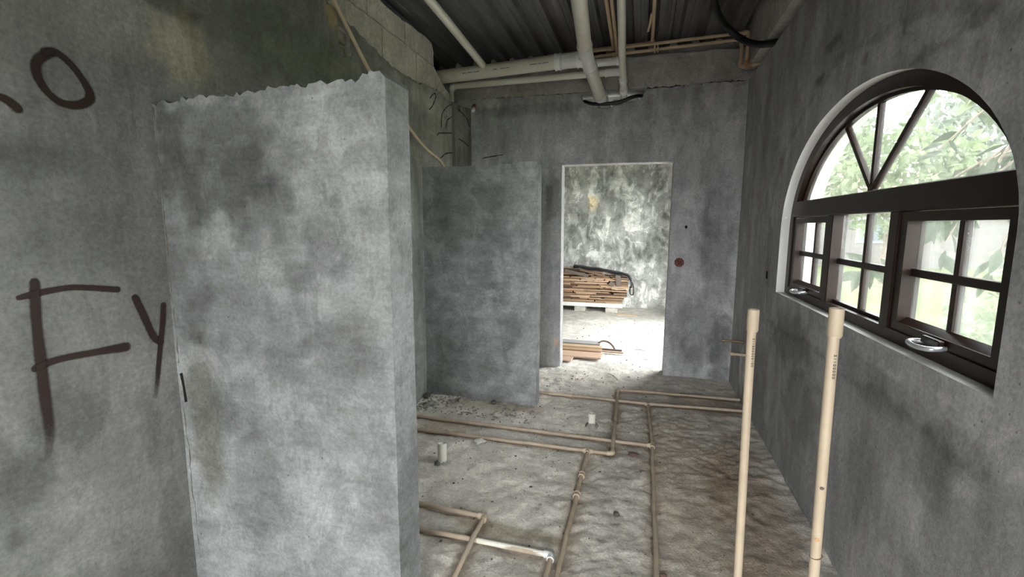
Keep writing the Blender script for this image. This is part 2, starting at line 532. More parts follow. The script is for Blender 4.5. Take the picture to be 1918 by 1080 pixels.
# ================================================================== the setting
ST_LIGHT_P1 = [(-1.52,1.74,0.27,0.26,0.58,0.35),(-1.36,1.58,0.18,0.19,0.68,0.35),(-1.40,1.13,.30,.12,.80,.4),(-1.0,1.05,.16,.10,.86,.4),(-1.71,1.50,0.14,0.42,0.66,0.5),(-0.98,1.71,0.16,0.27,1.22,0.6),(-1.09,1.82,0.12,0.11,1.12,0.5),(-1.05,1.46,0.10,0.13,0.72,0.5),(-1.17,1.31,0.07,0.06,0.8,0.4),(-0.98,1.32,0.12,0.19,1.12,0.6),(-1.38,1.10,0.21,0.25,0.92,0.6),(-1.26,1.05,0.09,0.12,0.78,0.6),(-1.66,0.69,0.08,0.30,(.64,.63,.56),0.6),(-1.48,0.80,0.13,0.13,0.74,0.5),(-1.42,0.54,0.10,0.14,0.8,0.5),(-1.12,0.72,0.20,0.06,0.85,0.5),(-1.09,0.42,0.29,0.20,1.18,0.7),(-1.58,0.24,0.16,0.20,1.1,0.6),(-0.91,0.98,0.08,0.40,1.05,0.7),(-0.82,1.54,0.05,0.47,1.14,0.6),(-1.39,0.37,0.15,0.07,0.8,0.5),(-1.15,1.66,0.08,0.11,1.1,0.4)]  # damp marks, plus the lit right side painted in as lighter patches
ST_LIGHT_L = [(3.9,2.1,1.2,.75,(1.5,1.5,1.42),.5),(4.45,2.45,.30,.25,1.25,.3),(3.75,2.52,.5,.07,1.2,.3),(3.55,1.0,.25,1.1,1.25,.6),(1.55,2.17,0.13,0.16,(1.42,1.36,1.14),0.4),(1.01,1.69,0.13,0.06,0.72,0.6),(0.99,1.73,0.17,0.05,0.8,0.5),(1.13,1.46,0.17,0.11,0.85,0.6),(1.01,0.86,0.09,0.12,0.8,0.6),(0.88,0.73,0.08,0.11,0.62,0.6),(1.22,0.42,0.26,0.16,1.18,0.7),(1.04,0.57,0.10,0.05,1.12,0.5),(1.31,1.73,0.12,0.19,1.12,0.6),(1.24,2.17,0.16,0.10,1.1,0.6),(1.53,2.33,0.12,0.04,0.6,0.2),(2.07,2.39,0.55,0.20,(.76,.78,.70),0.4),(2.51,2.71,0.05,0.07,(1.7,1.4,.9),0.3),(3.38,2.31,0.38,0.20,0.75,0.5),(3.61,1.37,0.14,0.59,0.82,0.5),(3.55,0.23,0.12,0.28,1.25,0.5),(0.85,0.56,0.03,0.04,0.55,0.4),(1.88,2.44,0.20,0.09,0.9,0.5),(1.00,1.99,0.08,0.18,0.85,0.6)]  # first rear patches paint in missing light; the rest are plaster marks
ST_P2 = [(-1.55,1.64,0.19,0.35,0.85,0.6),(-1.27,1.51,0.40,0.31,0.84,0.7),(-0.91,1.72,0.13,0.25,1.15,0.6),(-1.52,0.51,0.15,0.19,0.85,0.5),(-1.27,0.89,0.28,0.41,1.06,0.6),(-0.88,0.32,0.11,0.28,1.2,0.6),(-1.37,0.14,0.29,0.14,1.08,0.5),(-1.04,0.72,0.18,0.27,0.92,0.6)]
ST_B = [(0.68,1.41,0.14,0.46,0.66,0.6),(0.59,0.48,0.19,0.38,0.7,0.6),(0.79,0.33,0.10,0.32,0.6,0.5),(0.46,0.95,0.12,0.21,1.18,0.6),(0.50,0.20,0.15,0.16,0.85,0.5),(0.55,1.96,0.28,0.20,0.95,0.6),(-0.56,2.45,0.41,0.15,1.15,0.6),(-1.44,2.49,0.28,0.32,0.85,0.6),(-0.89,1.78,0.07,0.22,0.6,0.5),(0.62,2.44,0.18,0.24,1.12,0.6),(0.29,2.55,0.28,0.10,1.05,0.5),(-1.10,2.66,0.54,0.06,0.75,0.5),(-0.83,0.27,0.03,0.05,(1.5,1.05,.8),0.2)]
ST_R = [(3.06,0.82,0.35,0.18,0.66,0.6),(2.02,0.90,0.30,0.08,0.74,0.6),(1.54,0.89,0.15,0.05,0.75,0.6),(2.79,0.52,0.29,0.22,0.72,0.6),(2.02,0.51,0.15,0.18,0.84,0.6),(1.64,0.76,0.09,0.13,0.74,0.6),(1.72,0.57,0.20,0.17,1.2,0.7),(1.47,1.26,0.07,0.16,1.08,0.6),(2.07,2.18,0.36,0.08,1.1,0.6),(1.60,1.95,0.08,0.09,0.75,0.6),(1.69,2.08,0.07,0.03,0.6,0.4),(1.90,2.06,0.12,0.02,0.68,0.5),(2.44,1.90,0.16,0.21,0.9,0.6),(4.06,2.00,0.31,0.49,0.9,0.6),(1.37,0.95,0.06,0.10,1.08,0.6),(3.59,1.40,0.25,0.21,0.88,0.5),(2.80,2.40,0.11,0.03,0.55,0.3),(2.95,2.27,0.07,0.02,0.5,0.3),(2.40,2.20,0.04,0.03,0.6,0.3),(2.09,2.20,0.02,0.02,0.5,0.3),(4.28,.30,.10,.22,1.5,.3),(1.95,.985,.10,.015,1.35,.3),(1.62,.99,.03,.03,1.4,.3)]
ST_FAR = [(-0.70,2.29,0.47,0.19,0.72,0.6),(-1.07,1.52,0.29,0.40,0.75,0.6),(-0.41,1.90,0.19,0.29,0.72,0.5),(-0.88,1.91,0.09,0.15,(1.25,1.05,.75),0.3),(-0.09,1.04,0.46,0.29,0.75,0.6),(0.13,2.36,0.27,0.28,0.7,0.5),(-0.02,1.52,0.28,0.38,1.3,0.6),(0.25,0.56,0.18,0.39,1.25,0.6),(-0.99,2.20,0.19,0.19,1.25,0.5),(-0.48,1.42,0.24,0.29,1.2,0.5),(0.38,1.71,0.11,0.56,0.75,0.5)]
ST_LIGHT_F = [(-0.42,3.44,0.28,0.27,1.15,0.7),(-1.14,2.71,0.20,0.19,1.05,0.6),(-0.57,2.60,0.28,0.27,1.08,0.7),(0.36,2.80,0.22,0.9,(.92,.86,.80),0.6),(0.61,2.59,0.18,0.9,(.80,.72,.65),0.6),(-0.07,2.68,0.15,0.32,0.92,0.6),(0.57,4.06,0.26,0.24,(.85,.78,.72),0.6),(-1.37,3.08,0.25,0.10,(.78,.73,.66),0.6),(-0.56,2.05,0.30,0.05,(.7,.66,.58),0.5),(-1.16,3.57,0.40,0.10,(.7,.66,.6),0.6)]  # floor dirt tones, plus a painted light pool and shade along the window wall

# floor pipe runs (used for the chases in the screed and again for the pipes)
FL = {'a': [(-1.65,3.205),(0.127,3.185)], 'q': [(0.112,3.97),(0.127,3.185),(0.118,1.70)], 'p3': [(-0.84,3.99),(0.112,3.97),(0.93,4.025)],
      'b': [(-1.60,2.985),(-0.29,2.993),(-0.129,2.994),(-0.150,4.258),(0.93,4.285)], 'r': [(-0.29,2.993),(-0.296,1.60)],
      's': [(-1.15,2.135),(-0.723,2.12),(-0.712,1.55)], 't': [(-1.05,1.945),(-0.340,1.937),(-0.332,1.60)]}

def seg_dist(x, y, pts):
    d = np.full(x.shape, 9.0)
    for (a, b_), (c, e) in zip(pts, pts[1:]):
        t = np.clip(((x - a) * (c - a) + (y - b_) * (e - b_)) / ((c - a) ** 2 + (e - b_) ** 2), 0, 1)
        d = np.minimum(d, np.hypot(x - a - t * (c - a), y - b_ - t * (e - b_)))
    return d

def floor_z(x, y):
    x = np.asarray(x, float); y = np.asarray(y, float)
    z = (fbm(x, y, 2.2, 3, 1) - .5) * .020 + (fbm(x, y, 14, 4, 2) - .5) * .022
    rough = 0.4 + 1.0 * sstep(.45, .6, fbm(x, y, 1.3, 3, 21))
    z += (np.abs(fbm(x, y, 26, 3, 3) - .5) * -.05 + .004) * rough * .55
    far = sstep(4.6, 5.2, y)
    z *= (1 - .6 * far)
    # heaped mortar droppings at the foot of the rear partition
    z += .035 * np.exp(-(((x + 1.45) / .45) ** 2 + ((y - 3.60) / .10) ** 2)) * (0.4 + fbm(x, y, 12, 3, 8))
    z += .012 * np.exp(-(((x + 1.15) / .25) ** 2 + ((y - 2.60) / .22) ** 2))
    d = np.full(x.shape, 9.0)
    for k in FL: d = np.minimum(d, seg_dist(x, y, FL[k]))
    z -= .014 * np.exp(-(d / .035) ** 2)
    z = z * sstep(.0, .03, d) + (1 - sstep(.0, .03, d)) * np.minimum(z, -.004)
    return z

# ---- floor
gx = np.concatenate([np.linspace(-3.6, -1.85, 8), np.arange(-1.83, 0.93, .016), np.linspace(.95, 1.10, 3)])
gy = np.concatenate([np.linspace(-2.5, 1.2, 12), np.arange(1.22, 4.6, .016), np.arange(4.6, 6.0, .03), np.linspace(6.0, 8.95, 50)])
GX, GY = np.meshgrid(gx, gy)
GZ = floor_z(GX, GY)
nx_, ny_ = len(gx), len(gy)
idx = np.arange(nx_ * ny_).reshape(ny_, nx_)
quads = np.stack([idx[:-1, :-1], idx[:-1, 1:], idx[1:, 1:], idx[1:, :-1]], -1).reshape(-1, 4)
me = mesh('floor', np.stack([GX, GY, GZ], -1).reshape(-1, 3), quads)
fc = blobs(GX.ravel(), GY.ravel(), ST_LIGHT_F, 77)
fc *= np.where((GY.ravel() > 4.7)[:, None], np.array([1.0, 1.03, 1.03]), 1.0)
dd = np.full(GX.size, 9.0)
for k in FL: dd = np.minimum(dd, seg_dist(GX.ravel(), GY.ravel(), FL[k]))
fc *= (1 - (.30 * np.exp(-(dd / .05) ** 2))[:, None] * np.array([.8, 1.0, 1.2]))
ca = me.color_attributes.new('stain_light', 'FLOAT_COLOR', 'POINT')
arr = np.ones((GX.size, 4), np.float32); arr[:, :3] = fc
ca.data.foreach_set('color', arr.ravel())
floor = link('floor', me, 'screed', smooth=True)
tag(floor, 'rough dusty cement screed floor with pipe chases', 'floor', kind='structure')

# ---- walls
def around_window(u, v):
    # patched render around the opening, ending in a ragged line
    k = (np.sqrt(((u - 2.44) / 1.0) ** 2 + ((v - 1.485) / .61) ** 2) - 1) * .75
    low = np.maximum(np.abs(u - 2.44) - 1.0, 1.065 - v)
    d = np.where(v > 1.485, k, low) + (fbm(u, v, 3.0, 4, 91) - .5) * .16 + (fbm(u, v, 18, 3, 93) - .5) * .05
    lim = .20
    w = 1 - sstep(lim - .012, lim + .012, d)
    edge = np.exp(-((d - lim) / .016) ** 2)
    return (1 + .16 * w - .28 * edge)[:, None] * np.ones(3)

def arch(a, b_, zc, z0, y0=2.44, n=40):
    p = [(y0 - a, z0), (y0 + a, z0), (y0 + a, zc)]
    p += [(y0 + a * math.cos(t), zc + b_ * math.sin(t)) for t in np.linspace(0, math.pi, n)[1:-1]]
    return p + [(y0 - a, zc)]
WIN = arch(1.008, .615, 1.485, 1.065)
o = panel('wall_right', 'x', .88, -1, [(-2.4, -.05), (8.95, -.05), (8.95, 2.80), (4.82, 2.80)] + jag([(4.82, 2.80), (1.0, 2.81)], .05, .006, 2)[1:] + [(-2.4, 2.80)],
          holes=[WIN, arch(1.008, .615, 1.485, 1.065, -1.10), [(5.40, .0), (7.30, .0), (7.30, 2.30), (5.40, 2.30)]],
          pockets=[([(3.675, 1.125), (3.725, 1.125), (3.725, 1.18), (3.675, 1.18)], .05, 1)],
          h=.022, thick=.21, amp=.005, stains_light=ST_R, mat='plaster', seed=5, dense=(1.2, 4.86, 0, 2.8), hole_mat=4, paint=around_window)
tag(o, 'grey cement plastered side wall around the arched window', 'wall', kind='structure')

top = jag([(.90, 2.79), (.45, 2.80), (.25, 2.785), (-.02, 2.785)], .03, .006, 4) + jag([(-.62, 2.785), (-1.1, 2.79), (-1.80, 2.80)], .03, .006, 5)
HOLE = [(-.620, 2.770), (-.618, 2.715), (-.585, 2.690), (-.51, 2.660), (-.43, 2.628), (-.36, 2.626), (-.30, 2.645), (-.20, 2.655), (-.12, 2.672), (-.06, 2.690), (-.03, 2.725), (-.015, 2.772), (-.30, 2.774)]
DOOR = [(-3.6, 0.0 - .05), (-.785, -.05), (-.795, .9), (-.80, 2.105), (-.3, 2.108), (.272, 2.105), (.270, 1.2), (.266, .5), (.262, -.05), (.90, -.05)]
octo = [(.366 + .047 * math.cos(math.radians(22.5 + 45 * i)), 1.146 + .047 * math.sin(math.radians(22.5 + 45 * i))) for i in range(8)]
dot = [(.413 + .014 * math.cos(math.radians(60 * i)), 1.488 + .017 * math.sin(math.radians(60 * i))) for i in range(6)]
o = panel('wall_back', 'y', 4.82, -1, DOOR + top + [(-3.6, 2.80)], holes=[HOLE],
          pockets=[(octo, .012, 2), (dot, .03, 1)], h=.028, thick=.17, amp=.005, stains_light=ST_B, mat='plaster_back', seed=9, dense=(-1.8, .9, 0, 2.8))
tag(o, 'grey plastered end wall with the open doorway', 'wall', kind='structure')

o = panel('trim_1', 'y', 4.845, -1, [(-3.6, 2.79), (.93, 2.79)] + jag([(.93, 3.09), (-3.6, 3.09)], .06, .012, 8), h=.035, thick=.145, amp=.014, mat='beam_concrete', seed=12, dense=(-1.8, .93, 2.75, 3.1))
tag(o, 'rough cast concrete ring beam over the doorway wall', 'beam', kind='structure')
bm = bmesh.new()
box_bm(bm, (-3.6, 4.995, 2.795), (1.09, 5.06, 3.32))  # added block behind the beam so the gap below the deck stays dark
o = link('trim_2', bm_mesh('trim_2', bm), 'beam_concrete')
tag(o, 'concrete infill added to keep the gap above the rear ring beam dark', 'beam', kind='structure')
sec = [(.85, 2.89), (.85, 3.32), (1.09, 3.32), (1.09, 2.80), (.935, 2.80), (.935, 2.89)]
ys = np.linspace(-2.4, 8.95, 160)
V, F = [], []
for i, y in enumerate(ys):
    for k, (x, z) in enumerate(sec):
        w = .006 * (random.random() - .5) if k in (0, 1, 5) else 0
        V.append((x + w, y, z + w))
for i in range(len(ys) - 1):
    for k in range(6):
        k2 = (k + 1) % 6
        F.append((i * 6 + k, i * 6 + k2, i * 6 + 6 + k2, i * 6 + 6 + k))
F += [tuple(range(6)), tuple(range(len(V) - 6, len(V)))]
me = mesh('trim_3', V, F)
bm = bmesh.new(); bm.from_mesh(me); bmesh.ops.recalc_face_normals(bm, faces=bm.faces); bm.to_mesh(me); bm.free()
o = link('trim_3', me, 'beam_concrete')
tag(o, 'concrete ring beam running along the top of the window wall', 'beam', kind='structure')

ltop = jag([(4.83, 2.70), (4.62, 2.67), (4.40, 2.665), (4.25, 2.65), (4.05, 2.675), (3.80, 2.655), (3.55, 2.62), (3.30, 2.605), (3.10, 2.655), (2.92, 2.68), (2.80, 2.70), (2.62, 2.74), (2.45, 2.76), (2.38, 2.95), (2.30, 3.02)], .025, .012, 14)
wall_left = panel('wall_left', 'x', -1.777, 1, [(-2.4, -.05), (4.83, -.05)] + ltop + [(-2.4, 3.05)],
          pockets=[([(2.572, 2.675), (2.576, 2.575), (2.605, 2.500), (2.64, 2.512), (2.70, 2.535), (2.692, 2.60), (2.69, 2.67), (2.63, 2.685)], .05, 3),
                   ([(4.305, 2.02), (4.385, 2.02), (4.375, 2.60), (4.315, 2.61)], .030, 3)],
          h=.028, thick=.14, amp=.006, stains_light=ST_LIGHT_L, mat='plaster_left', seed=15, dense=(.75, 4.83, 0, 2.95))
tag(wall_left, 'mottled grey side wall with graffiti and bare blocks on top', 'wall', kind='structure')

ptop = jag([(-.805, 1.965), (-.83, 1.985), (-.86, 1.99), (-.90, 1.965), (-.98, 1.97), (-1.02, 1.958), (-1.06, 1.968), (-1.10, 1.953), (-1.16, 1.967), (-1.28, 1.957), (-1.34, 1.962), (-1.42, 1.948), (-1.60, 1.953), (-1.79, 1.945)], .014, .011, 22)
rag = jag([(-.803, -.05), (-.806, .9), (-.806, 1.9)], .06, .0025, 23)
o = panel('wall_front_partition', 'y', 1.40, -1, [(-1.79, -.05)] + rag + ptop, pockets=[([(-1.768, .905), (-1.752, .91), (-1.748, .86), (-1.742, .79), (-1.757, .785), (-1.760, .85)], .05, 1)],
          h=.022, thick=.157, amp=.004, stains_light=ST_LIGHT_P1, mat='plaster_partition', seed=31, paint=lambda u, v: np.full((len(u), 3), .88))
tag(o, 'nearest plastered partition with a ragged broken top', 'partition', kind='structure')

ptop = jag([(-.79, 1.955), (-.80, 1.985), (-.86, 1.995), (-.95, 1.99), (-1.05, 1.975), (-1.4, 1.972), (-1.79, 1.975)], .02, .006, 27)
o = panel('wall_rear_partition', 'y', 3.65, -1, [(-1.79, -.05)] + jag([(-.793, -.05), (-.79, 1.0), (-.79, 1.93)], .08, .002, 29) + ptop,
          h=.026, thick=.125, amp=.004, stains_light=ST_P2, mat='plaster_partition', seed=41)
tag(o, 'second plastered partition standing beside the doorway', 'partition', kind='structure')

o = panel('wall_far', 'y', 8.80, -1, [(-3.6, -.05), (1.09, -.05), (1.09, 3.32), (-3.6, 3.32)], h=.05, thick=.12, amp=.006, stains_light=ST_FAR, mat='plaster_far', seed=51, dense=(-2.2, 1.09, 0, 2.8))
tag(o, 'blotchy skim coated wall of the room beyond the doorway', 'wall', kind='structure')
o = panel('wall_outer_left', 'x', -3.60, 1, [(-2.5, -.05), (8.95, -.05), (8.95, 3.32), (-2.5, 3.32)], h=.3, thick=.12, amp=.004, mat='plaster', seed=61)
tag(o, 'outermost side wall behind the graffiti wall', 'wall', kind='structure')
o = panel('wall_front', 'y', -2.40, 1, [(-3.6, -.05), (-.95, -.05), (-.95, 2.35), (.75, 2.35), (.75, -.05), (1.09, -.05), (1.09, 3.32), (-3.6, 3.32)], h=.2, thick=.15, amp=.004, mat='plaster', seed=71)
tag(o, 'entrance wall behind the viewer with a wide opening', 'wall', kind='structure')

# bare concrete blocks above the plaster of the left wall
def block(y0, y1, z0, z1, cut=None):
    pts = [(y0, z0), (y1, z0), (y1, z1), (y0, z1)] if not cut else cut
    pr = jag(pts + pts[:1], .035, .004, int(y0 * 100))[:-1]
    V = [(-1.800 + random.uniform(-.002, .002), a, b_) for a, b_ in pr] + [(-1.90, a, b_) for a, b_ in pr]
    n = len(pr)
    F = [tuple(range(n)), tuple(range(2 * n - 1, n - 1, -1))] + [(i, n + i, n + (i + 1) % n, (i + 1) % n) for i in range(n)]
    me = mesh('concrete_block', V, F)
    bm = bmesh.new(); bm.from_mesh(me); bmesh.ops.recalc_face_normals(bm, faces=bm.faces); bm.to_mesh(me); bm.free()
    return link('concrete_block', me, 'block_concrete', wall_left)
for a, b_ in ((1.55, 2.06), (2.07, 2.585), (2.597, 3.103), (3.117, 3.623)): block(a, b_, 2.645 if a > 2.9 else 2.66, 2.866)
block(0, 0, 0, 0, [(3.635, 2.62), (4.33, 2.64), (4.36, 2.70), (4.20, 2.75), (4.02, 2.83), (3.97, 2.866), (3.635, 2.866)])
for a, b_ in ((1.40, 1.90), (1.91, 2.41), (2.42, 2.923), (2.935, 3.440)): block(a, b_, 2.878, 3.030)
block(0, 0, 0, 0, [(3.455, 2.878), (3.965, 2.874), (3.96, 2.98), (3.93, 3.045), (3.80, 3.055), (3.66, 3.04), (3.58, 3.045), (3.455, 3.035)])
bm = bmesh.new(); box_bm(bm, (-1.90, 1.4, 2.60), (-1.808, 3.95, 3.02)); box_bm(bm, (-1.90, 3.9, 2.60), (-1.81, 4.25, 2.74))
link('mortar_bed', bm_mesh('mortar_bed', bm), 'mortar', wall_left)

# ---- corrugated deck
pitch = .20
V, F, prof = [], [], []
x = -3.6
while x < .84:
    prof += [(x, 3.235), (x + .055, 3.235), (x + .075, 3.185), (x + .125, 3.185), (x + .130, 3.192), (x + .155, 3.192), (x + .160, 3.185), (x + .185, 3.185)]
    x += pitch
prof = [p for p in prof if p[0] < .855]
for y in (-2.4, 8.8):
    V += [(a, y, b_) for a, b_ in prof]
n = len(prof)
F = [(i, i + 1, n + i + 1, n + i) for i in range(n - 1)]
o = link('ceiling', mesh('ceiling', V, F), 'deck_steel')
tag(o, 'dark corrugated steel roof deck seen from below', 'ceiling', kind='structure')
o = link('roof', box_mesh('roof', (-3.75, -2.6, 3.32), (1.55, 9.0, 3.38)), 'light_seal_sheet')  # added slab makes the room light-tight above the deck
tag(o, 'unseen slab added over the steel deck to keep light out', 'roof', kind='structure')

# ---- arched window
win = thing('window_1', 'dark bronze arched window with fanlight and three lower lights', 'window', (.96, 2.44, 1.065), kind='structure')
YC = 2.44
def ring_frame(outer, inner, x0, x1):
    n = len(outer)
    V = [(x0, *p) for p in outer] + [(x0, *p) for p in inner] + [(x1, *p) for p in outer] + [(x1, *p) for p in inner]
    F = []
    for i in range(n):
        j = (i + 1) % n
        F += [(i, j, n + j, n + i), (2 * n + i, 3 * n + i, 3 * n + j, 2 * n + j), (n + i, n + j, 3 * n + j, 3 * n + i), (i, 2 * n + i, 2 * n + j, j)]
    me = mesh('frame', V, F)
    bm = bmesh.new(); bm.from_mesh(me); bmesh.ops.recalc_face_normals(bm, faces=bm.faces); bm.to_mesh(me); bm.free()
    return me
child('outer_frame', ring_frame(arch(1.006, .613, 1.485, 1.067), arch(.945, .556, 1.485, 1.113), .93, 1.0), 'frame_bronze', win)
child('inner_bead', ring_frame(arch(.944, .555, 1.485, 1.114), arch(.930, .541, 1.485, 1.128), .962, .985), 'frame_bronze', win)
child('transom', box_mesh('transom', (.928, 1.475, 1.556), (1.0, 3.405, 1.650), .004), 'frame_bronze', win)
for y0, y1 in ((2.100, 2.165), (2.735, 2.800)):
    child('mullion', box_mesh('mullion', (.930, y0, 1.10), (1.0, y1, 1.557), .003), 'frame_bronze', win)
# fanlight spokes and panes
HUB = (2.455, 1.655)
def on_arch(ang, a=.935, b_=.546):
    # where the ray from the hub meets the arch
    t = 0
    while True:
        y, z = HUB[0] + t * math.cos(ang), HUB[1] + t * math.sin(ang)
        if ((y - YC) / a) ** 2 + ((z - 1.485) / b_) ** 2 >= 1: return (y, z)
        t += .002
A_SP = [math.radians(45), math.radians(90), math.radians(138)]
for a in A_SP:
    p = on_arch(a)
    L = math.hypot(p[0] - HUB[0], p[1] - HUB[1])
    me = box_mesh('spoke', (.968, 0, -.011), (.992, L, .011), .002)
    me.transform(Matrix.Translation((0, HUB[0], HUB[1])) @ Matrix.Rotation(a, 4, 'X'))
    child('spoke', me, 'frame_bronze', win)
child('hub', box_mesh('hub', (.966, HUB[0] - .022, 1.648), (.994, HUB[0] + .022, 1.672), .004), 'frame_bronze', win)
cuts = [0.0] + A_SP + [math.pi]
for a0, a1 in zip(cuts, cuts[1:]):
    pts = [HUB] + [on_arch(t, .935, .546) for t in np.linspace(max(a0, .001), min(a1, math.pi - .001), 10)]
    V = [(.978, *p) for p in pts] + [(.983, *p) for p in pts]
    n = len(pts)
    F = [tuple(range(n)), tuple(range(2 * n - 1, n - 1, -1))] + [(i, (i + 1) % n, n + (i + 1) % n, n + i) for i in range(n)]
    child('pane', mesh('pane', V, F), 'pane_glass', win)
def light(y0, y1, z0, z1, sash, handle):
    """one lower light: four panes, glazing bars, and on the outer two a sash with a pull handle"""
    t = win
    if sash:
        w = .045
        bm = bmesh.new()
        x0, x1 = .938, .996
        bars = [((y0, z0), (y0 + w, z1)), ((y1 - w, z0), (y1, z1)), ((y0 + w, z1 - w * .75), (y1 - w, z1)), ((y0 + w, z0), (y1 - w, z0 + w))]
        for (a, b_), (c, d) in bars: box_bm(bm, (x0, a, b_), (x1, c, d))
        t = child('sash', bm_mesh('sash', bm), 'frame_bronze', win)
        # glazing bead sloping to the glass: the pale lower ledge
        V = [(.942, y0 + w, z0 + w), (.942, y1 - w, z0 + w), (.972, y1 - w, z0 + w + .020), (.972, y0 + w, z0 + w + .020), (.972, y1 - w, z0 + w), (.972, y0 + w, z0 + w)]
        me = mesh('glazing_bead', V, [(0, 1, 2, 3), (0, 3, 5), (1, 4, 2), (0, 5, 4, 1), (3, 2, 4, 5)])
        b_ = link('glazing_bead', me, 'frame_bronze', t); me.transform(Matrix.Translation(-win.location))
        y0, y1, z0, z1 = y0 + w, y1 - w, z0 + w, z1 - w * .75
    ym, zm = (y0 + y1) / 2, (z0 + z1) / 2 - (.0 if sash else .01)
    for nm, lo, hi in (('glazing_bar', (.968, ym - .012, z0), (.994, ym + .012, z1)), ('glazing_bar', (.966, y0, zm - .014), (.996, y1, zm + .014))):
        me = box_mesh(nm, lo, hi, .002); me.transform(Matrix.Translation(-win.location))
        link(nm, me, 'frame_bronze', t)
    for a, c in ((y0, ym - .012), (ym + .012, y1)):
        for b_, d in ((z0, zm - .014), (zm + .014, z1)):
            me = box_mesh('pane', (.978, a, b_), (.983, c, d)); me.transform(Matrix.Translation(-win.location))
            link('pane', me, 'pane_glass', t)
    if handle:
        yh, zh = handle
        pts = smooth_path([(.938, yh - .055, zh - .004), (.900, yh - .062, zh - .006), (.884, yh - .045, zh - .008), (.878, yh, zh - .010), (.884, yh + .045, zh - .008), (.900, yh + .06, zh - .006), (.938, yh + .052, zh - .004)], 5)
        me = tube_mesh('handle', pts, .0085, 10); me.transform(Matrix.Diagonal((1, 1, 1, 1)))
        me.transform(Matrix.Translation(-win.location))
        hd = link('handle', me, 'handle_grey', t); hd['label'] = 'pale metal pull handle'
        me = box_mesh('handle_plate', (.920, yh - .05, zh - .006), (.9385, yh + .05, zh + .018), .003); me.transform(Matrix.Translation(-win.location))
        link('handle_plate', me, 'frame_bronze', t)
light(2.805, 3.372, 1.100, 1.553, True, (3.10, 1.122))
light(2.167, 2.733, 1.115, 1.555, False, None)
light(1.508, 2.095, 1.100, 1.553, True, (1.80, 1.122))
o = child('screw', tube_mesh('screw', [(.905, 3.440, 1.555), (.905, 3.452, 1.555)], .006, 8), 'handle_grey', win)
# the same window once more, further back along the wall behind the viewer
def copy_tree(o, parent=None):
    c = o.copy(); COL.objects.link(c); c.parent = parent
    for ch in list(o.children): copy_tree(ch, c)
    return c
win2 = copy_tree(win)
win2.name = 'window_2'
win2.location.y -= 3.54
tag(win2, 'second arched window in the same wall, behind the viewer', 'window', kind='structure')

# ---- graffiti sprayed on the left wall: soft edged ribbons lying on the plaster
def left_x(y, z):
    return -1.777 + float(wall_disp(np.array([y]), np.array([z]), 15, .006)[0]) + .0025

def spray(name, label, strokes):
    V, F, C = [], [], []
    prof = [(-1.0, 0.0), (-.78, .35), (-.55, .85), (0, 1.0), (.55, .85), (.78, .35), (1.0, 0.0)]
    for pts, widths, fade in strokes:
        p3 = smooth_path([(0, a, b_) for a, b_ in pts], 8)
        n = len(p3)
        ws = np.interp(np.linspace(0, 1, n), np.linspace(0, 1, len(widths)), widths)
        # round the ends
        t0 = (p3[0] - p3[1]).normalized(); t1 = (p3[-1] - p3[-2]).normalized()
        P = [p3[0] + t0 * ws[0] * k for k in (1.0, .8, .5)] + p3 + [p3[-1] + t1 * ws[-1] * k for k in (.5, .8, 1.0)]
        W = [ws[0] * k for k in (.25, .62, .88)] + list(ws) + [ws[-1] * k for k in (.88, .62, .25)]
        K = [0, .5, .9] + list(np.interp(np.linspace(0, 1, n), [0, .6, 1], [1, 1, fade])) + [.9 * fade, .5 * fade, 0]
        k0 = len(V)
        for i, (p, w, k) in enumerate(zip(P, W, K)):
            a, b_ = P[max(i - 1, 0)], P[min(i + 1, len(P) - 1)]
            t = (b_ - a).normalized(); nrm = Vector((0, -t.z, t.y))
            for s, c in prof:
                q = p + nrm * s * w
                V.append((left_x(q.y, q.z), q.y, q.z)); C.append(c * k)
        m_ = len(prof)
        for i in range(len(P) - 1):
            for j in range(m_ - 1):
                a = k0 + i * m_ + j
                F.append((a, a + 1, a + m_ + 1, a + m_))
    me = mesh(name, V, F)
    at_ = me.attributes.new('cover', 'FLOAT', 'POINT')
    at_.data.foreach_set('value', np.array(C, np.float32))
    o = link(name, me, 'spray_paint', wall_left, True)
    o['label'] = label
    return o
spray('graffiti_letter', 'dark brown sprayed letter O', [([(1.08,2.019),(1.104,2.026),(1.13,2.014),(1.158,1.985),(1.178,1.952),(1.189,1.919),(1.172,1.892),(1.135,1.876),(1.099,1.878),(1.07,1.901),(1.052,1.933),(1.049,1.967),(1.059,1.991),(1.079,2.011),(1.09,2.019)], [.016,.014,.014,.019,.016,.014,.017,.017,.016], 1.0)])
spray('graffiti_stroke', 'dark brown end of a sprayed stroke', [([(.91,1.845),(.94,1.855),(.958,1.856),(.973,1.85),(.990,1.835)], [.012,.014,.018], 1.0)])
spray('graffiti_letter', 'dark brown sprayed letter F', [
    ([(.978,1.322),(.974,1.271),(.970,1.201),(.968,1.119),(.967,1.057),(.966,.973),(.966,.888),(.964,.835),(.955,.779)], [.016,.018,.017,.020,.019,.019,.018,.016], .18),
    ([(.938,1.282),(.971,1.287),(1.021,1.293),(1.084,1.294),(1.205,1.271)], [.010,.014,.012,.012,.014], 1.0),
    ([(.953,1.061),(.989,1.069),(1.033,1.072),(1.127,1.067),(1.211,1.062)], [.014,.015,.014,.015,.022], 1.0)])
spray('graffiti_letter', 'dark brown sprayed letter y', [
    ([(1.264,1.231),(1.290,1.155),(1.316,1.077),(1.341,1.049)], [.017,.018,.017,.016], 1.0),
    ([(1.366,1.188),(1.360,1.135),(1.345,1.061),(1.325,.963),(1.314,.901),(1.300,.841)], [.014,.015,.014,.013,.013,.012], .15)])

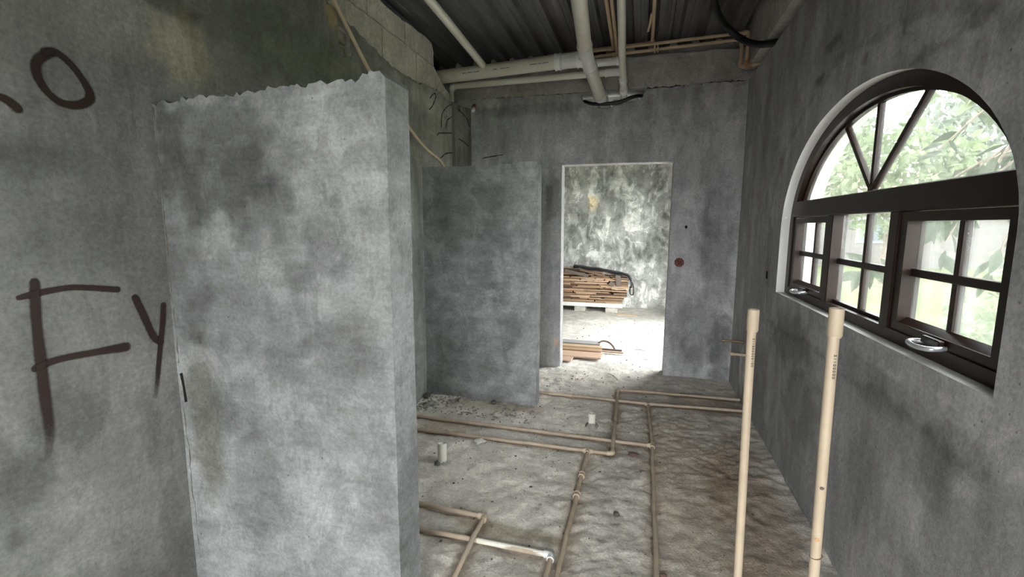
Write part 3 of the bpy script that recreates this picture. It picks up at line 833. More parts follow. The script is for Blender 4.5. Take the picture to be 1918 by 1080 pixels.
# cracks and gouged lines in the plaster
def left_pt(y, z): return (left_x(y, z) - .0030, y, z)
for pts in ([(4.046,2.37),(4.069,2.488),(4.183,2.578),(4.301,2.628)], [(4.157,2.384),(4.178,2.454),(4.297,2.515)], [(3.954,2.282),(4.008,2.313),(4.292,2.365)], [(4.466,2.62),(4.666,2.592),(4.782,2.512)], [(4.457,2.341),(4.612,2.335),(4.728,2.313)],
            [(4.016,2.094),(4.148,2.156),(4.285,2.183)], [(3.817,2.566),(3.919,2.630),(3.934,2.595),(3.863,2.51),(3.797,2.468)]):
    path = [left_pt(p.y, p.z) for p in smooth_path([(0, a, b_) for a, b_ in pts], 6)]
    link('crack', tube_mesh('crack', path, [.0035 + .003 * random.random() for _ in path], 6), 'dark_hole', wall_left)
wb = bpy.data.objects['wall_back']
link('crack', tube_mesh('crack', smooth_path([(-1.657, 4.822, 2.197), (-1.548, 4.822, 2.213), (-1.405, 4.822, 2.230)], 4), [.003, .004, .006, .005, .007, .006, .004, .005, .002], 6), 'dark_hole', wb)

def ragged(parent, a, b_, n, amp, rmin, rmax, axis, seed):
    r_ = random.Random(seed)
    a, b_ = Vector(a), Vector(b_)
    pts = [a.lerp(b_, i / n) for i in range(n + 1)]
    for p in pts: p[axis] += r_.uniform(-amp, amp)
    link('crack', tube_mesh('crack', pts, [rmin + (rmax - rmin) * r_.random() ** 2 for _ in pts], 6), 'clod', parent)
ragged(wb, (-1.76, 4.827, 2.797), (-.64, 4.827, 2.790), 60, .006, .001, .006, 2, 1)  # dark tubes draw the crack and shadow line under the beam
ragged(wb, (0.0, 4.827, 2.788), (.86, 4.827, 2.798), 50, .008, .0015, .009, 2, 2)
wp = bpy.data.objects['wall_front_partition']
ragged(wp, (-1.772, 1.400, 1.93), (-1.766, 1.400, .95), 34, .004, .0006, .003, 0, 3)
ragged(wp, (-1.760, 1.400, .76), (-1.752, 1.400, .10), 24, .005, .0003, .0018, 0, 4)

# ---- pipe helpers
def pipe(t, pts, r, mat, name='pipe', seg=14, hollow=0.0):
    return child(name, tube_mesh(name, pts, r, seg, hollow), mat, t)

def along(p, q, d0, d1):
    p, q = Vector(p), Vector(q); u = (q - p).normalized()
    return p + u * d0, p + u * d1

def socket(t, p, q, d0, d1, r, mat, name='coupling', lip=.004):
    a, b_ = along(p, q, d0, d1)
    u = (b_ - a).normalized(); w = min(.012, (b_ - a).length * .2)
    return child(name, tube_mesh(name, [a, a + u * w, a + u * (w * 1.05), b_ - u * (w * 1.05), b_ - u * w, b_], [r + lip, r + lip, r, r, r + lip, r + lip], 18), mat, t)

def elbow(t, p, a, b_, r, L, mat, name='elbow'):
    """L shaped fitting at corner p towards points a and b"""
    p, a, b_ = Vector(p), Vector(a), Vector(b_)
    ua, ub = (a - p).normalized(), (b_ - p).normalized()
    k = L * .5
    pts = [p + ua * L, p + ua * k] + [(p + ua * k) * (1 - s) ** 2 + p * 2 * s * (1 - s) + (p + ub * k) * s * s for s in (.2, .4, .6, .8)] + [p + ub * k, p + ub * L]
    return child(name, tube_mesh(name, pts, [r * 1.06] + [r] * 6 + [r * 1.06], 14), mat, t)

def tee(t, p, run, br, r, L, mat, name='tee'):
    p = Vector(p); ur = (Vector(run) - p).normalized(); ub = (Vector(br) - p).normalized()
    a = tube_mesh('a', [p - ur * L, p - ur * L * .7, p + ur * L * .7, p + ur * L], [r * 1.08, r, r, r * 1.08], 14)
    b_ = tube_mesh('b', [p, p + ub * L * .7, p + ub * L], [r, r, r * 1.08], 14)
    bm = bmesh.new(); bm.from_mesh(a); bm.from_mesh(b_)
    me = bpy.data.meshes.new(name); bm.to_mesh(me); bm.free(); me.shade_smooth(); me.set_sharp_from_angle(angle=math.radians(50))
    return child(name, me, mat, t)

# ---- supply pipes in the floor
RF, ZF = .0120, .004
def P3(p, z=ZF): return (p[0], p[1], z)
def run3(pts, z=ZF):
    """follow the chase with slight unevenness"""
    out = []
    for a, b_ in zip(pts, pts[1:]):
        n = max(2, int(math.hypot(b_[0] - a[0], b_[1] - a[1]) / .12))
        for i in range(n):
            k = i / n
            out.append((a[0] + (b_[0] - a[0]) * k + (random.uniform(-.003, .003) if i else 0), a[1] + (b_[1] - a[1]) * k + (random.uniform(-.003, .003) if i else 0), z))
    out.append(P3(pts[-1], z))
    return out
t = thing('floor_water_pipe', 'dusty tan pipe branching across floor to the foot of the window wall', 'water pipe', (.127, 3.185, 0), 'supply pipes in the floor')
pipe(t, run3(FL['a']), RF, 'cpvc_dusty'); pipe(t, run3(FL['q']), RF, 'cpvc_dusty'); pipe(t, run3(FL['p3']), RF, 'cpvc_dusty')
tee(t, P3(FL['q'][1]), P3(FL['q'][0]), P3(FL['a'][0]), .0165, .032, 'cpvc_clean')
tee(t, P3(FL['p3'][1]), P3(FL['p3'][2]), P3(FL['q'][1]), .0165, .032, 'cpvc_dusty')
socket(t, P3(FL['p3'][0]), P3(FL['p3'][1]), .10, .30, .0150, 'cpvc_clean', 'sleeve', 0)
t = thing('floor_water_pipe', 'dusty tan pipe that jogs around two elbows towards the doorway', 'water pipe', (-.129, 2.994, 0), 'supply pipes in the floor')
zb = .016
b0 = FL['b']
pipe(t, run3(b0[:3]), RF, 'cpvc_dusty'); pipe(t, [(*b0[2], ZF), (-.131, 3.10, .010), (-.133, 3.185, .026), (-.135, 3.30, .012), (-.146, 3.97, .020), (*b0[3], .006)], RF, 'cpvc_dusty'); pipe(t, run3(b0[3:]), RF, 'cpvc_dusty')
pipe(t, run3(FL['r']), RF, 'cpvc_dusty')
elbow(t, P3(b0[2]), P3(b0[1]), P3(b0[3]), .0165, .034, 'cpvc_clean')
elbow(t, P3(b0[3]), P3(b0[2]), P3(b0[4]), .0165, .034, 'cpvc_dusty')
tee(t, P3(b0[1]), P3(b0[2]), P3(FL['r'][1]), .0165, .032, 'cpvc_clean')
socket(t, P3(FL['r'][0]), P3(FL['r'][1]), .30, .34, .0155, 'cpvc_clean')
socket(t, P3(FL['r'][0]), P3(FL['r'][1]), .52, .56, .0155, 'cpvc_clean')
s0 = FL['s']
t = thing('floor_water_pipe', 'short dusty tan pipe with one elbow emerging behind the near partition', 'water pipe', (-.723, 2.12, 0), 'supply pipes in the floor')
pipe(t, run3(s0[:2], .010), RF, 'cpvc_dusty'); pipe(t, [P3(s0[1], .010), (-.719, 1.99, .024), (-.717, 1.94, .030), (-.715, 1.88, .024), P3(s0[2], .006)], RF, 'cpvc_dusty')
elbow(t, P3(s0[1], .010), P3(s0[0], .010), P3(s0[2], .012), .0165, .034, 'cpvc_clean')
t0_ = FL['t']
t = thing('floor_water_pipe', 'pale bare pipe lying across the lower floor with a white elbow', 'water pipe', (-.340, 1.937, 0), 'supply pipes in the floor')
pipe(t, run3(t0_[:2], .006), RF, 'cpvc_dusty'); pipe(t, run3(t0_[1:], .006), RF, 'cpvc_dusty')
socket(t, P3(t0_[1], .006), P3(t0_[0], .006), .02, .36, .0128, 'pvc_white', 'clean_length', 0)
elbow(t, P3(t0_[1], .006), P3(t0_[0], .006), P3(t0_[2], .006), .0165, .034, 'pvc_fitting')

# ---- waste stubs standing out of the floor
def stub(label, base, top_, r, mat):
    t = thing('waste_pipe_stub', label, 'pipe stub', base, 'waste stubs in the floor')
    b_, a = Vector(base), Vector(top_)
    me = tube_mesh('pipe', [b_ - (a - b_) * .2, b_ + (a - b_) * .5, a], r, 20, .004)
    # saw the mouth off at a slant
    child('pipe', me, mat, t)
    V, F = [], []
    n = 22
    for i in range(n):
        an = 2 * math.pi * i / n
        rr = r * (2.0 + .7 * random.random()); hh = .018 + .012 * random.random()
        V += [(base[0] + math.cos(an) * r * .98, base[1] + math.sin(an) * r * .98, base[2] + hh), (base[0] + math.cos(an) * rr, base[1] + math.sin(an) * rr, base[2] - .012)]
    F = [(2 * i, 2 * i + 1, (2 * i + 3) % (2 * n), (2 * i + 2) % (2 * n)) for i in range(n)]
    child('mortar_collar', mesh('mortar_collar', V, F), 'mortar', t, True)
stub('tall white waste pipe stub leaning by the near partition', (-1.160, 2.575, .0), (-1.168, 2.595, .128), .028, 'pvc_white')
stub('short white waste pipe stub in the middle of the floor', (-.307, 3.41, .0), (-.307, 3.41, .098), .027, 'pvc_white')

# ---- two riser pipes standing in front of the window wall
def riser(label, base, top_, r):
    t = thing('riser_pipe', label, 'water pipe', base, 'upright riser pipes')
    b_, a = Vector(base), Vector(top_)
    pts = [b_ + (a - b_) * k + Vector((math.sin(k * 5) * .002, math.sin(k * 4 + 1) * .002, 0)) for k in np.linspace(0, 1, 14)]
    pipe(t, pts, r, 'cpvc_clean', seg=18)
    u = (a - b_).normalized()
    child('socket', tube_mesh('socket', [a - u * .045, a - u * .040, a, a + u * .012], [r * 1.02, r * 1.3, r * 1.3, r * 1.28], 18, .003), 'cpvc_clean', t)
    return t, pts
def print_marks(t, pts, r, d0, n, step, mat, ang, size):
    """a line of small printed characters wrapped on the pipe"""
    rr = random.Random(5)
    a, b_ = Vector(pts[-1]), Vector(pts[0]); u = (b_ - a).normalized()
    bm = bmesh.new()
    for i in range(n):
        c = a + u * (d0 + i * step)
        w, hgt = size, step * .62
        kind = '2' if i == 0 else rr.choice('0010')
        def q(s, h):  # s across the pipe, h along it
            th = ang + s / r
            return c + Vector((math.cos(th) * (r + .0006), math.sin(th) * (r + .0006), 0)) + u * h
        def bar(s0, h0, s1, h1):
            vs = [bm.verts.new(q(*p)) for p in ((s0, h0), (s1, h0), (s1, h1), (s0, h1))]
            bm.faces.new(vs)
        e = size * .26
        if kind == '0':
            bar(0, 0, w, hgt * .28); bar(0, hgt * .72, w, hgt); bar(0, hgt * .28, e, hgt * .72); bar(w - e, hgt * .28, w, hgt * .72)
        elif kind == '1':
            bar(0, hgt * .35, w, hgt * .65)
        else:
            bar(0, 0, e, hgt); bar(w - e, 0, w, hgt); bar(e, hgt * .4, w - e, hgt * .75)
    me = bpy.data.meshes.new('printed_text'); bm.to_mesh(me); bm.free()
    child('printed_text', me, mat, t)['kind'] = 'stuff'
t, pts = riser('slim tan riser pipe standing nearer the doorway, with printed text', (.287, 1.25, 0), (.2735, 1.25, 1.285), .0102)
print_marks(t, pts, .0102, .058, 12, .0062, 'print_black', math.radians(-84), .0056)
t, pts = riser('slim tan riser pipe in front of the middle window light', (.372, 1.0, 0), (.3610, 1.0, 1.335), .0098)
print_marks(t, pts, .0098, .075, 8, .0062, 'print_black', math.radians(-92), .0045)
for k, (d, mt) in enumerate(((.345, 'clod'), (.455, 'primer_orange'))):
    child('smudge', tube_mesh('smudge', [Vector((.3618, .9905 - .001, 1.335 - d)), Vector((.3618, .9885, 1.335 - d))], [.0045, .003], 8), mt, t)
child('wire_tie', tube_mesh('wire_tie', [Vector((.3665 + .0108 * math.cos(a), 1.0 + .0108 * math.sin(a), .838 + .003 * math.cos(a))) for a in np.linspace(0, 2 * math.pi, 17)], .0012, 6), 'chip_brown', t)

# ---- drain pipe over the doorway
t = thing('drain_pipe', 'thick white drain pipe dropping through the wall above the doorway with a horizontal branch', 'drain pipe', (-.53, 4.35, 2.96))
D0, D1, DW = Vector((-.385, 5.02, 2.63)), Vector((-.44, 2.6, 3.075)), Vector((-.527, 4.33, 2.965))
A_, B_ = Vector((-.418, 4.86, 2.70)), Vector((-.527, 4.33, 2.965))
C_ = Vector((-.475, 3.45, 3.035))
E_ = Vector((-.40, 2.3, 3.09))
pipe(t, [A_ + (A_ - B_) * .35, A_, B_], .058, 'pvc_white', seg=28)
pipe(t, [B_, C_, E_], .058, 'pvc_white', seg=28)
socket(t, B_, A_, -.02, .16, .063, 'pvc_fitting', 'wye_fitting')
socket(t, B_, C_, -.02, .20, .063, 'pvc_fitting', 'wye_fitting')
socket(t, A_, B_, .02, .10, .062, 'pvc_fitting', 'coupling', .006)
H0, H1 = Vector((-1.98, 4.40, 2.912)), Vector((-.56, 4.38, 2.958))
pipe(t, [H0, H1], .060, 'pvc_white', 'branch_pipe', 28)
socket(t, H1, H0, .0, .19, .066, 'pvc_fitting', 'branch_socket')
socket(t, H1, H0, .195, .245, .069, 'pvc_bright', 'branch_collar')
socket(t, H1, H0, .0, .05, .070, 'pvc_bright', 'branch_collar')
# faded blue print along the branch
bm = bmesh.new()
u = (H0 - H1).normalized()
for d0, ln in ((.30, .05), (.36, .03), (.40, .07), (.66, .03), (.70, .02), (.725, .02), (.78, .045), (.95, .06), (1.02, .05), (1.08, .04)):
    for k in range(int(ln / .010)):
        c = H1 + u * (d0 + k * .010)
        th = -math.pi / 2 - .12
        vs = []
        for s, h in ((0, 0), (.0085, 0), (.0085, 1), (0, 1)):
            an = -.25 + h * (.085 + .05 * random.random())
            vs.append(bm.verts.new(c + u * s + Vector((0, -math.cos(an) * .0608, math.sin(an) * .0608))))
        bm.faces.new(vs)
me = bpy.data.meshes.new('printed_text'); bm.to_mesh(me); bm.free()
child('printed_text', me, 'print_blue', t)['kind'] = 'stuff'

# ---- thinner waste pipe beside it
t = thing('waste_pipe', 'thinner white waste pipe beside the thick drain, dropping into the wall hole', 'waste pipe', (-.216, 4.85, 2.70))
A2, B2, C2 = Vector((-.212, 4.86, 2.70)), Vector((-.219, 4.42, 2.935)), Vector((-.160, 2.4, 3.085))
pipe(t, [A2 + (A2 - B2) * .35, A2, B2], .031, 'pvc_white', seg=22); pipe(t, [B2, C2], .031, 'pvc_white', seg=22)
socket(t, A2, B2, .10, .15, .034, 'pvc_bright', 'coupling', .004)
socket(t, A2, B2, .24, .29, .034, 'pvc_bright', 'coupling', .004)
L0, L1 = Vector((-1.885, 4.56, 2.868)), Vector((-.225, 4.56, 2.880))
pipe(t, [L0, L1], .030, 'pvc_white', 'branch_pipe', 20)
socket(t, L1, L0, .02, .15, .034, 'pvc_fitting', 'branch_socket')
S0, S1 = Vector((-.55, 4.50, 2.950)), Vector((-.225, 4.50, 2.955))
pipe(t, [S0, S1], .034, 'pvc_fitting', 'branch_pipe', 20)
socket(t, S1, S0, .02, .05, .038, 'pvc_bright', 'branch_collar')
elbow(t, L0, L1, L0 + Vector((0, 0, -1)), .033, .045, 'pvc_fitting')
pipe(t, [L0, L0 + Vector((.010, -.01, -.12)), L0 + Vector((.014, -.02, -.22))], .022, 'pvc_white', 'drop_pipe', 18)

t = thing('vent_pipe', 'white pipe running under the deck to the left end of the drain branch', 'vent pipe', (-1.477, 4.38, 2.98))
pipe(t, [(-1.478, 4.37, 2.965), (-1.50, 3.70, 3.040), (-1.53, 2.9, 3.125)], .033, 'pvc_white', seg=22)

# ---- supply pipes under the deck
RC = .0140
t = thing('ceiling_water_pipe', 'tan pipe under the deck turning at an elbow, passing behind the thick drain', 'water pipe', (.03, 4.70, 3.15), 'supply pipes under the deck')
a, b_, c = (.026, 2.6, 3.155), (.030, 4.70, 3.150), (-1.75, 4.66, 3.060)
pipe(t, [a, b_], RC, 'cpvc'); pipe(t, [b_, (-.42, 4.70, 3.14), (-.95, 4.68, 3.105), c], RC, 'cpvc'); elbow(t, b_, a, c, .019, .045, 'cpvc')
pipe(t, [(.014, 4.10, 3.160), (.0, 4.22, 3.125), (-.012, 4.30, 3.105)], .010, 'cpvc', 'loose_end')
for k, (dx, dy, dz, lab) in enumerate(((0, 0, 0, 'outer tan pipe of the pair looping down the corner into the window wall'), (-.045, .035, -.040, 'inner tan pipe of the pair looping down the corner into the window wall'))):
    t = thing('ceiling_water_pipe', lab, 'water pipe', (-.31 + k * .045, 4.66 + dy, 3.10 + dz), 'supply pipes under the deck')
    p0, p1 = (-.316 + k * .050, 2.6, 3.155), (-.314 + k * .035, 4.66 + dy, 3.118 + dz)
    l0, c0, c1, w0 = (-.85, 4.66 + dy, 3.098 + dz), (.825 + dx, 4.66 + dy, 3.148 + dz), (.820 + dx, 4.66 + dy, 2.872 - dz * .2), (.945, 4.63 + dy, 2.874 - dz * .2)
    pipe(t, [p0, p1], RC, 'cpvc'); pipe(t, [l0, p1, c0], RC, 'cpvc'); pipe(t, [c0, c1], RC, 'cpvc'); pipe(t, [c1, w0], RC, 'cpvc')
    elbow(t, c0, l0, c1, .019, .045, 'cpvc'); elbow(t, c1, c0, w0, .019, .045, 'primer_orange' if k == 0 else 'cpvc'); tee(t, p1, c0, p0, .019, .045, 'cpvc')
t = thing('pipe_hanger', 'small strap hanging off the tan ceiling pipe', 'hanger', (.07, 4.66, 3.09))
child('strap', tube_mesh('strap', [(.065, 4.66, 3.14), (.050, 4.665, 3.09), (.055, 4.67, 3.045)], .006, 8), 'cpvc', t)
child('strap', tube_mesh('strap', [(.072, 4.66, 3.14), (.080, 4.665, 3.09), (.082, 4.67, 3.050)], .006, 8), 'cpvc', t)

# pale mortar scraps added to brighten the hole as if lit from beyond
for i, (lab, c, s_) in enumerate((('pale mortar scrap added under the thick drain to brighten the wall hole', (-.40, 4.90, 2.655), (.07, .05, .016)), ('pale mortar scrap added between the two pipes to brighten the wall hole', (-.29, 4.90, 2.690), (.05, .05, .03)), ('pale mortar scrap added right of the thinner pipe to brighten the wall hole', (-.13, 4.90, 2.705), (.05, .05, .022)))):
    bm = bmesh.new(); bmesh.ops.create_icosphere(bm, subdivisions=2, radius=1)
    for v in bm.verts:
        k = .75 + .5 * random.random(); v.co = Vector((v.co.x * s_[0] * k, v.co.y * s_[1] * k, v.co.z * s_[2] * k))
    me = bpy.data.meshes.new('brightening_scrap'); bm.to_mesh(me); bm.free()
    o = link('brightening_scrap', me, 'reveal_paint'); o.location = c
    tag(o, lab, 'debris', 'scraps in the wall hole')

# ---- cables
o = link('black_conduit', tube_mesh('black_conduit', smooth_path([(.33, 2.9, 3.13), (.37, 3.40, 3.13), (.455, 3.95, 3.12), (.565, 4.25, 3.085), (.700, 4.30, 2.98), (.80, 4.18, 2.885), (.90, 4.04, 2.838), (.96, 3.98, 2.835)], 8), .026, 12), 'black_rubber')
tag(o, 'black flexible conduit sagging from the deck into the window wall', 'cable')
o = link('black_cable', tube_mesh('black_cable', smooth_path([(-.600, 4.93, 2.735), (-.588, 4.86, 2.712), (-.50, 4.806, 2.675), (-.38, 4.795, 2.665), (-.25, 4.798, 2.675), (-.13, 4.806, 2.715), (-.06, 4.86, 2.735), (-.045, 4.93, 2.745)], 8), .017, 10), 'black_rubber')
tag(o, 'black cable lying across the pipe hole above the doorway', 'cable')
o = link('flexible_pipe', tube_mesh('flexible_pipe', smooth_path([(-1.72, 2.20, 3.00), (-1.735, 2.48, 2.765), (-1.74, 2.84, 2.485), (-1.735, 3.10, 2.345), (-1.735, 3.38, 2.220), (-1.715, 3.58, 2.12), (-1.655, 3.75, 2.03), (-1.62, 3.80, 1.93)], 8), .0125, 12), 'cpvc_clean')
tag(o, 'thin tan pipe slanting down the left wall behind the near partition', 'water pipe')
o = link('wall_conduit', tube_mesh('wall_conduit', [(-1.790, 4.345, 1.90), (-1.788, 4.345, 2.3), (-1.790, 4.343, 2.66)], .018, 12), 'conduit_grey')
tag(o, 'grey conduit set in a chase beside the rear corner', 'conduit')
t = thing('pipe_connector', 'small copper and white connector poking out at the rear wall corner', 'connector', (-1.70, 4.80, 2.69))
child('collar', tube_mesh('collar', [(-1.740, 4.83, 2.74), (-1.735, 4.79, 2.70)], .022, 12), 'copper', t)
child('nozzle', tube_mesh('nozzle', [(-1.735, 4.79, 2.70), (-1.730, 4.765, 2.672)], .019, 12), 'pvc_bright', t)
# valve stubs on the window wall
for lab, y, z, L, mt in (('upper thin brass stub sticking out low on the window wall', 4.30, .515, .16, 'brass'), ('lower thick tan stub sticking out low on the window wall', 4.18, .430, .11, 'cpvc_clean')):
    t = thing('valve_stub', lab, 'pipe stub', (.88, y, z), 'stubs on the window wall')
    pipe(t, [(.89, y, z), (.88 - L, y, z + .004)], .009 if mt == 'brass' else .012, mt, seg=10)
    child('cap', tube_mesh('cap', [(.88 - L - .012, y, z + .004), (.88 - L + .012, y, z + .004)], .0125 if mt == 'brass' else .016, 10), mt, t)
# junction box ring on the door wall
t = thing('junction_box', 'reddish octagonal junction box set in the doorway wall', 'junction box', (.366, 4.815, 1.146))
pts = [(.366 + .044 * math.cos(math.radians(22.5 + 45 * i)), 1.146 + .044 * math.sin(math.radians(22.5 + 45 * i))) for i in range(8)]
inn = [(.366 + .034 * math.cos(math.radians(22.5 + 45 * i)), 1.146 + .034 * math.sin(math.radians(22.5 + 45 * i))) for i in range(8)]
V = [(a, 4.815, b_) for a, b_ in pts] + [(a, 4.815, b_) for a, b_ in inn] + [(a, 4.829, b_) for a, b_ in inn]
F = [(i, (i + 1) % 8, 8 + (i + 1) % 8, 8 + i) for i in range(8)] + [(8 + i, 8 + (i + 1) % 8, 16 + (i + 1) % 8, 16 + i) for i in range(8)] + [tuple(range(16, 24))]
child('box', mesh('box', V, F), 'rust_box', t)
for dx, dz in ((-.012, .012), (.014, .004), (0, -.016)):
    child('knockout', tube_mesh('knockout', [(.366 + dx, 4.829, 1.146 + dz), (.366 + dx, 4.824, 1.146 + dz)], .006, 8), 'dark_hole', t)

# ---- timber stack beyond the doorway
for k, (lab, x0, x1) in enumerate((('concrete block under the right end of the white board', -.555, -.35), ('concrete block under the middle of the white board', -1.095, -.905), ('concrete block under the left end of the white board', -1.90, -1.70))):
    me = box_mesh('support_block', (x0, 8.15, .0), (x1, 8.65, .095), .006)
    o = link('support_block', me, 'block_concrete'); tag(o, lab, 'block', 'blocks under the timber stack')
o = link('pallet_board', box_mesh('pallet_board', (-1.95, 8.12, .097), (-.265, 8.70, .165), .004), 'board_white')
tag(o, 'white board carrying the stack of timber offcuts', 'board')
W = ['wood_a', 'wood_b', 'wood_c', 'wood_d', 'wood_a', 'wood_b', 'wood_pale']
plank_me = {}
for m_ in set(W + ['wood_e']):
    me = box_mesh('plank', (-.5, -.5, -.5), (.5, .5, .5)); me.materials.append(MATS[m_]); plank_me[m_] = me
rr = random.Random(3)
def plank(c, size, rot=(0, 0, 0), m_=None, lab=None, grp='offcuts in the timber stack', parent=None):
    o = bpy.data.objects.new('plank', plank_me[m_ or rr.choice(W)])
    COL.objects.link(o)
    o.location = c; o.scale = size; o.rotation_euler = rot
    col = {'wood_a': 'mid brown', 'wood_b': 'brown', 'wood_c': 'pale tan', 'wood_d': 'dark brown', 'wood_pale': 'pinkish pale'}
    mm = o.data.materials[0].name
    part = 'lower' if c[2] < .34 else 'middle' if c[2] < .52 else 'upper'
    return tag(o, lab or '%s timber offcut in the %s layers of the stack on the white board' % (col.get(mm, 'brown'), part), 'plank', grp)
z, layer = .167, 0
while z < .70:
    th = rr.choice((.018, .020, .022, .026))
    hgt = (z - .167)
    x1 = -.17 - .05 * rr.random() - (.02 if hgt > .4 else 0) - max(0, .10 - hgt) * .9
    xl = -1.85
    # the top of the heap falls away to the right
    x = x1 if z < .62 else -.60 - (z - .62) * 8
    while x > xl:
        ln = rr.uniform(.22, .62)
        if x - ln < xl: ln = x - xl
        if ln > .06 and rr.random() > .05:
            dy = rr.choice((rr.uniform(-.03, .03), rr.uniform(-.03, .03), rr.uniform(.02, .075)))
            plank((x - ln / 2, 8.20 + dy, z + th / 2), (ln - .004, .11, th - .0015))
        x -= ln + rr.choice((0, .006, .02, .05))
    if layer % 2 == 0:
        plank((-1.05, 8.49, z + th / 2), (1.5 if z < .6 else .8, .30, th - .0015), m_='wood_b', lab='long brown board at the back of the timber stack')
    z += th; layer += 1
TOP = 'loose boards on top of the timber stack'
for lab, c, s, r_, m_ in (
    ('grey weathered board leaning over the left of the timber stack', (-1.06, 8.135, .675), (.42, .014, .055), (.1, .20, 0), 'wood_e'),
    ('brown board slanting down across the top of the stack', (-.79, 8.13, .695), (.44, .016, .045), (.1, .24, 0), 'wood_d'),
    ('dark short board standing askew at the right of the stack', (-.345, 8.12, .575), (.085, .016, .20), (0, -.12, 0), 'wood_e'),
    ('small squarish offcut jammed at the front of the stack', (-.455, 8.125, .505), (.085, .03, .075), (0, .6, 0), 'wood_e'),
    ('pale batten poking out of the right end of the stack', (-.24, 8.115, .430), (.30, .02, .018), (0, -.10, 0), 'wood_pale'),
    ('stubby offcut end below the askew dark board', (-.405, 8.12, .435), (.10, .03, .045), (0, .05, 0), 'wood_c'),
    ('pale thin lath along the top left of the stack', (-1.16, 8.19, .775), (.30, .05, .012), (0, .02, 0), 'wood_c'),
    ('reddish lath under the black plastic on the stack', (-.62, 8.16, .695), (.38, .05, .014), (0, .14, 0), 'wood_a')):
    plank(c, s, r_, m_, lab, TOP)
# black plastic sheet trailing over the heap
V, F = [], []
path = [(-1.12, .775), (-1.0, .772), (-.85, .75), (-.70, .738), (-.55, .712), (-.42, .690), (-.30, .668), (-.20, .640), (-.150, .59), (-.135, .52), (-.135, .45), (-.15, .40)]
for i, (x, z) in enumerate(path):
    for k in range(7):
        s = k / 6
        V.append((x + rr.uniform(-.012, .012), 8.10 + s * .30, z + .012 * math.sin(i * 2.1 + k * 1.7) + (.02 if 0 < k < 6 else -.012)))
for i in range(len(path) - 1):
    for k in range(6):
        a = i * 7 + k; F.append((a, a + 1, a + 8, a + 7))
me = mesh('plastic_sheet', V, F)
o = link('plastic_sheet', me, 'black_plastic', smooth=True)
md = o.modifiers.new('thick', 'SOLIDIFY'); md.thickness = .006
tag(o, 'crumpled black plastic sheet draped over the timber stack', 'plastic sheet')
o = link('strap_loop', tube_mesh('strap_loop', smooth_path([(-.150, 8.11, .48), (-.155, 8.11, .40), (-.135, 8.11, .345), (-.105, 8.11, .335), (-.090, 8.11, .38), (-.095, 8.11, .47), (-.115, 8.11, .55)], 6), .010, 8), 'black_rubber')
tag(o, 'black strap loop dangling at the right end of the timber stack', 'strap')
o = plank((-.20, 8.00, .010), (.34, .04, .018), (0, 0, -.05), 'wood_c', 'lone pale batten on the floor in front of the timber stack', 'boards on the floor')

# boards on the floor just past the doorway
FB = 'boards on the floor'
fz = .014
for lab, c, s, rz, m_ in (
    ('dark grey board furthest back in the small floor pile past the doorway', (-.87, 5.80, fz + .024), (.86, .16, .014), .0, 'grey'),
    ('tan board just in front of the dark grey board on the floor', (-.85, 5.62, fz + .021), (.88, .12, .014), -.01, 'wood_c'),
    ('second tan board from the dark grey board in the floor pile', (-.84, 5.48, fz + .018), (.88, .12, .014), -.01, 'wood_a'),
    ('wide pale board at the front of the floor pile past the doorway', (-.82, 5.27, fz + .013), (.88, .22, .016), -.03, 'wood_pale'),
    ('shortest pale board nearest the doorway in the floor pile', (-.86, 5.08, fz + .009), (.34, .16, .014), -.04, 'wood_pale'),
    ('thin dark strip jutting right out of the floor pile', (-.38, 5.58, fz + .012), (.42, .03, .018), -.03, 'wood_e'),
    ('thin pale strip beside the dark strip in the floor pile', (-.37, 5.49, fz + .010), (.44, .03, .018), -.03, 'wood_pale')):
    if m_ == 'grey':
        me = box_mesh('plank', (-.5, -.5, -.5), (.5, .5, .5)); me.materials.append(MATS['grey_slat']); plank_me['grey'] = me
    plank(c, s, (0, 0, rz), m_, lab, FB)
o = link('scrap_strap', tube_mesh('scrap_strap', smooth_path([(-.48, 5.78, .03), (-.42, 5.80, .07), (-.34, 5.78, .065), (-.28, 5.68, .045), (-.25, 5.60, .022)], 5), .012, 6), 'chip_brown')
tag(o, 'twisted brown strip of scrap beside the boards on the floor', 'scrap')

# ---- rubble and droppings
def lump_mesh(name, r, seed, flat=1.0):
    bm = bmesh.new()
    bmesh.ops.create_icosphere(bm, subdivisions=2, radius=1)
    r_ = random.Random(seed)
    off = [r_.uniform(0, 50) for _ in range(3)]
    for v in bm.verts:
        n_ = .65 + .7 * float(vnoise(np.array([v.co.x * 1.7 + off[0]]), np.array([v.co.y * 1.7 + off[1] + v.co.z * 1.3]), 0, seed)[0])
        v.co *= n_ * r
        v.co.z *= flat
    me = bpy.data.meshes.new(name); bm.to_mesh(me); bm.free()
    return me
LUMPS = [('mortar_lump', 'dark mortar lump in the corner behind the near partition', 'clod', (-1.735, 3.55), .035, .8), ('mortar_lump', 'grey mortar lump halfway along the foot of the rear partition', 'mortar', (-1.42, 3.55), .028, .8),
         ('mortar_lump', 'dark crumb of mortar towards the free end of the rear partition', 'clod', (-1.14, 3.575), .020, .8), ('mortar_lump', 'pale mortar lump at the corner of the left wall', 'mortar', (-1.66, 3.47), .040, .6),
         ('plaster_flake', 'white plaster flake lying beside the floor pipe', 'flake', (-1.035, 2.93), .040, .22), ('brown_chip', 'brown chip near the tee in the floor pipes', 'chip_brown', (.0, 3.01), .036, .22),
         ('dark_clod', 'dark clod lying on the floor pipe by the end wall', 'clod', (.41, 4.30), .030, .5), ('stone_chip', 'dark stone chip between the two long floor pipes', 'clod', (-.07, 2.35), .018, .5),
         ('dirt_clod', 'small brown clod in the right floor strip', 'chip_brown', (.15, 1.95), .016, .6)]
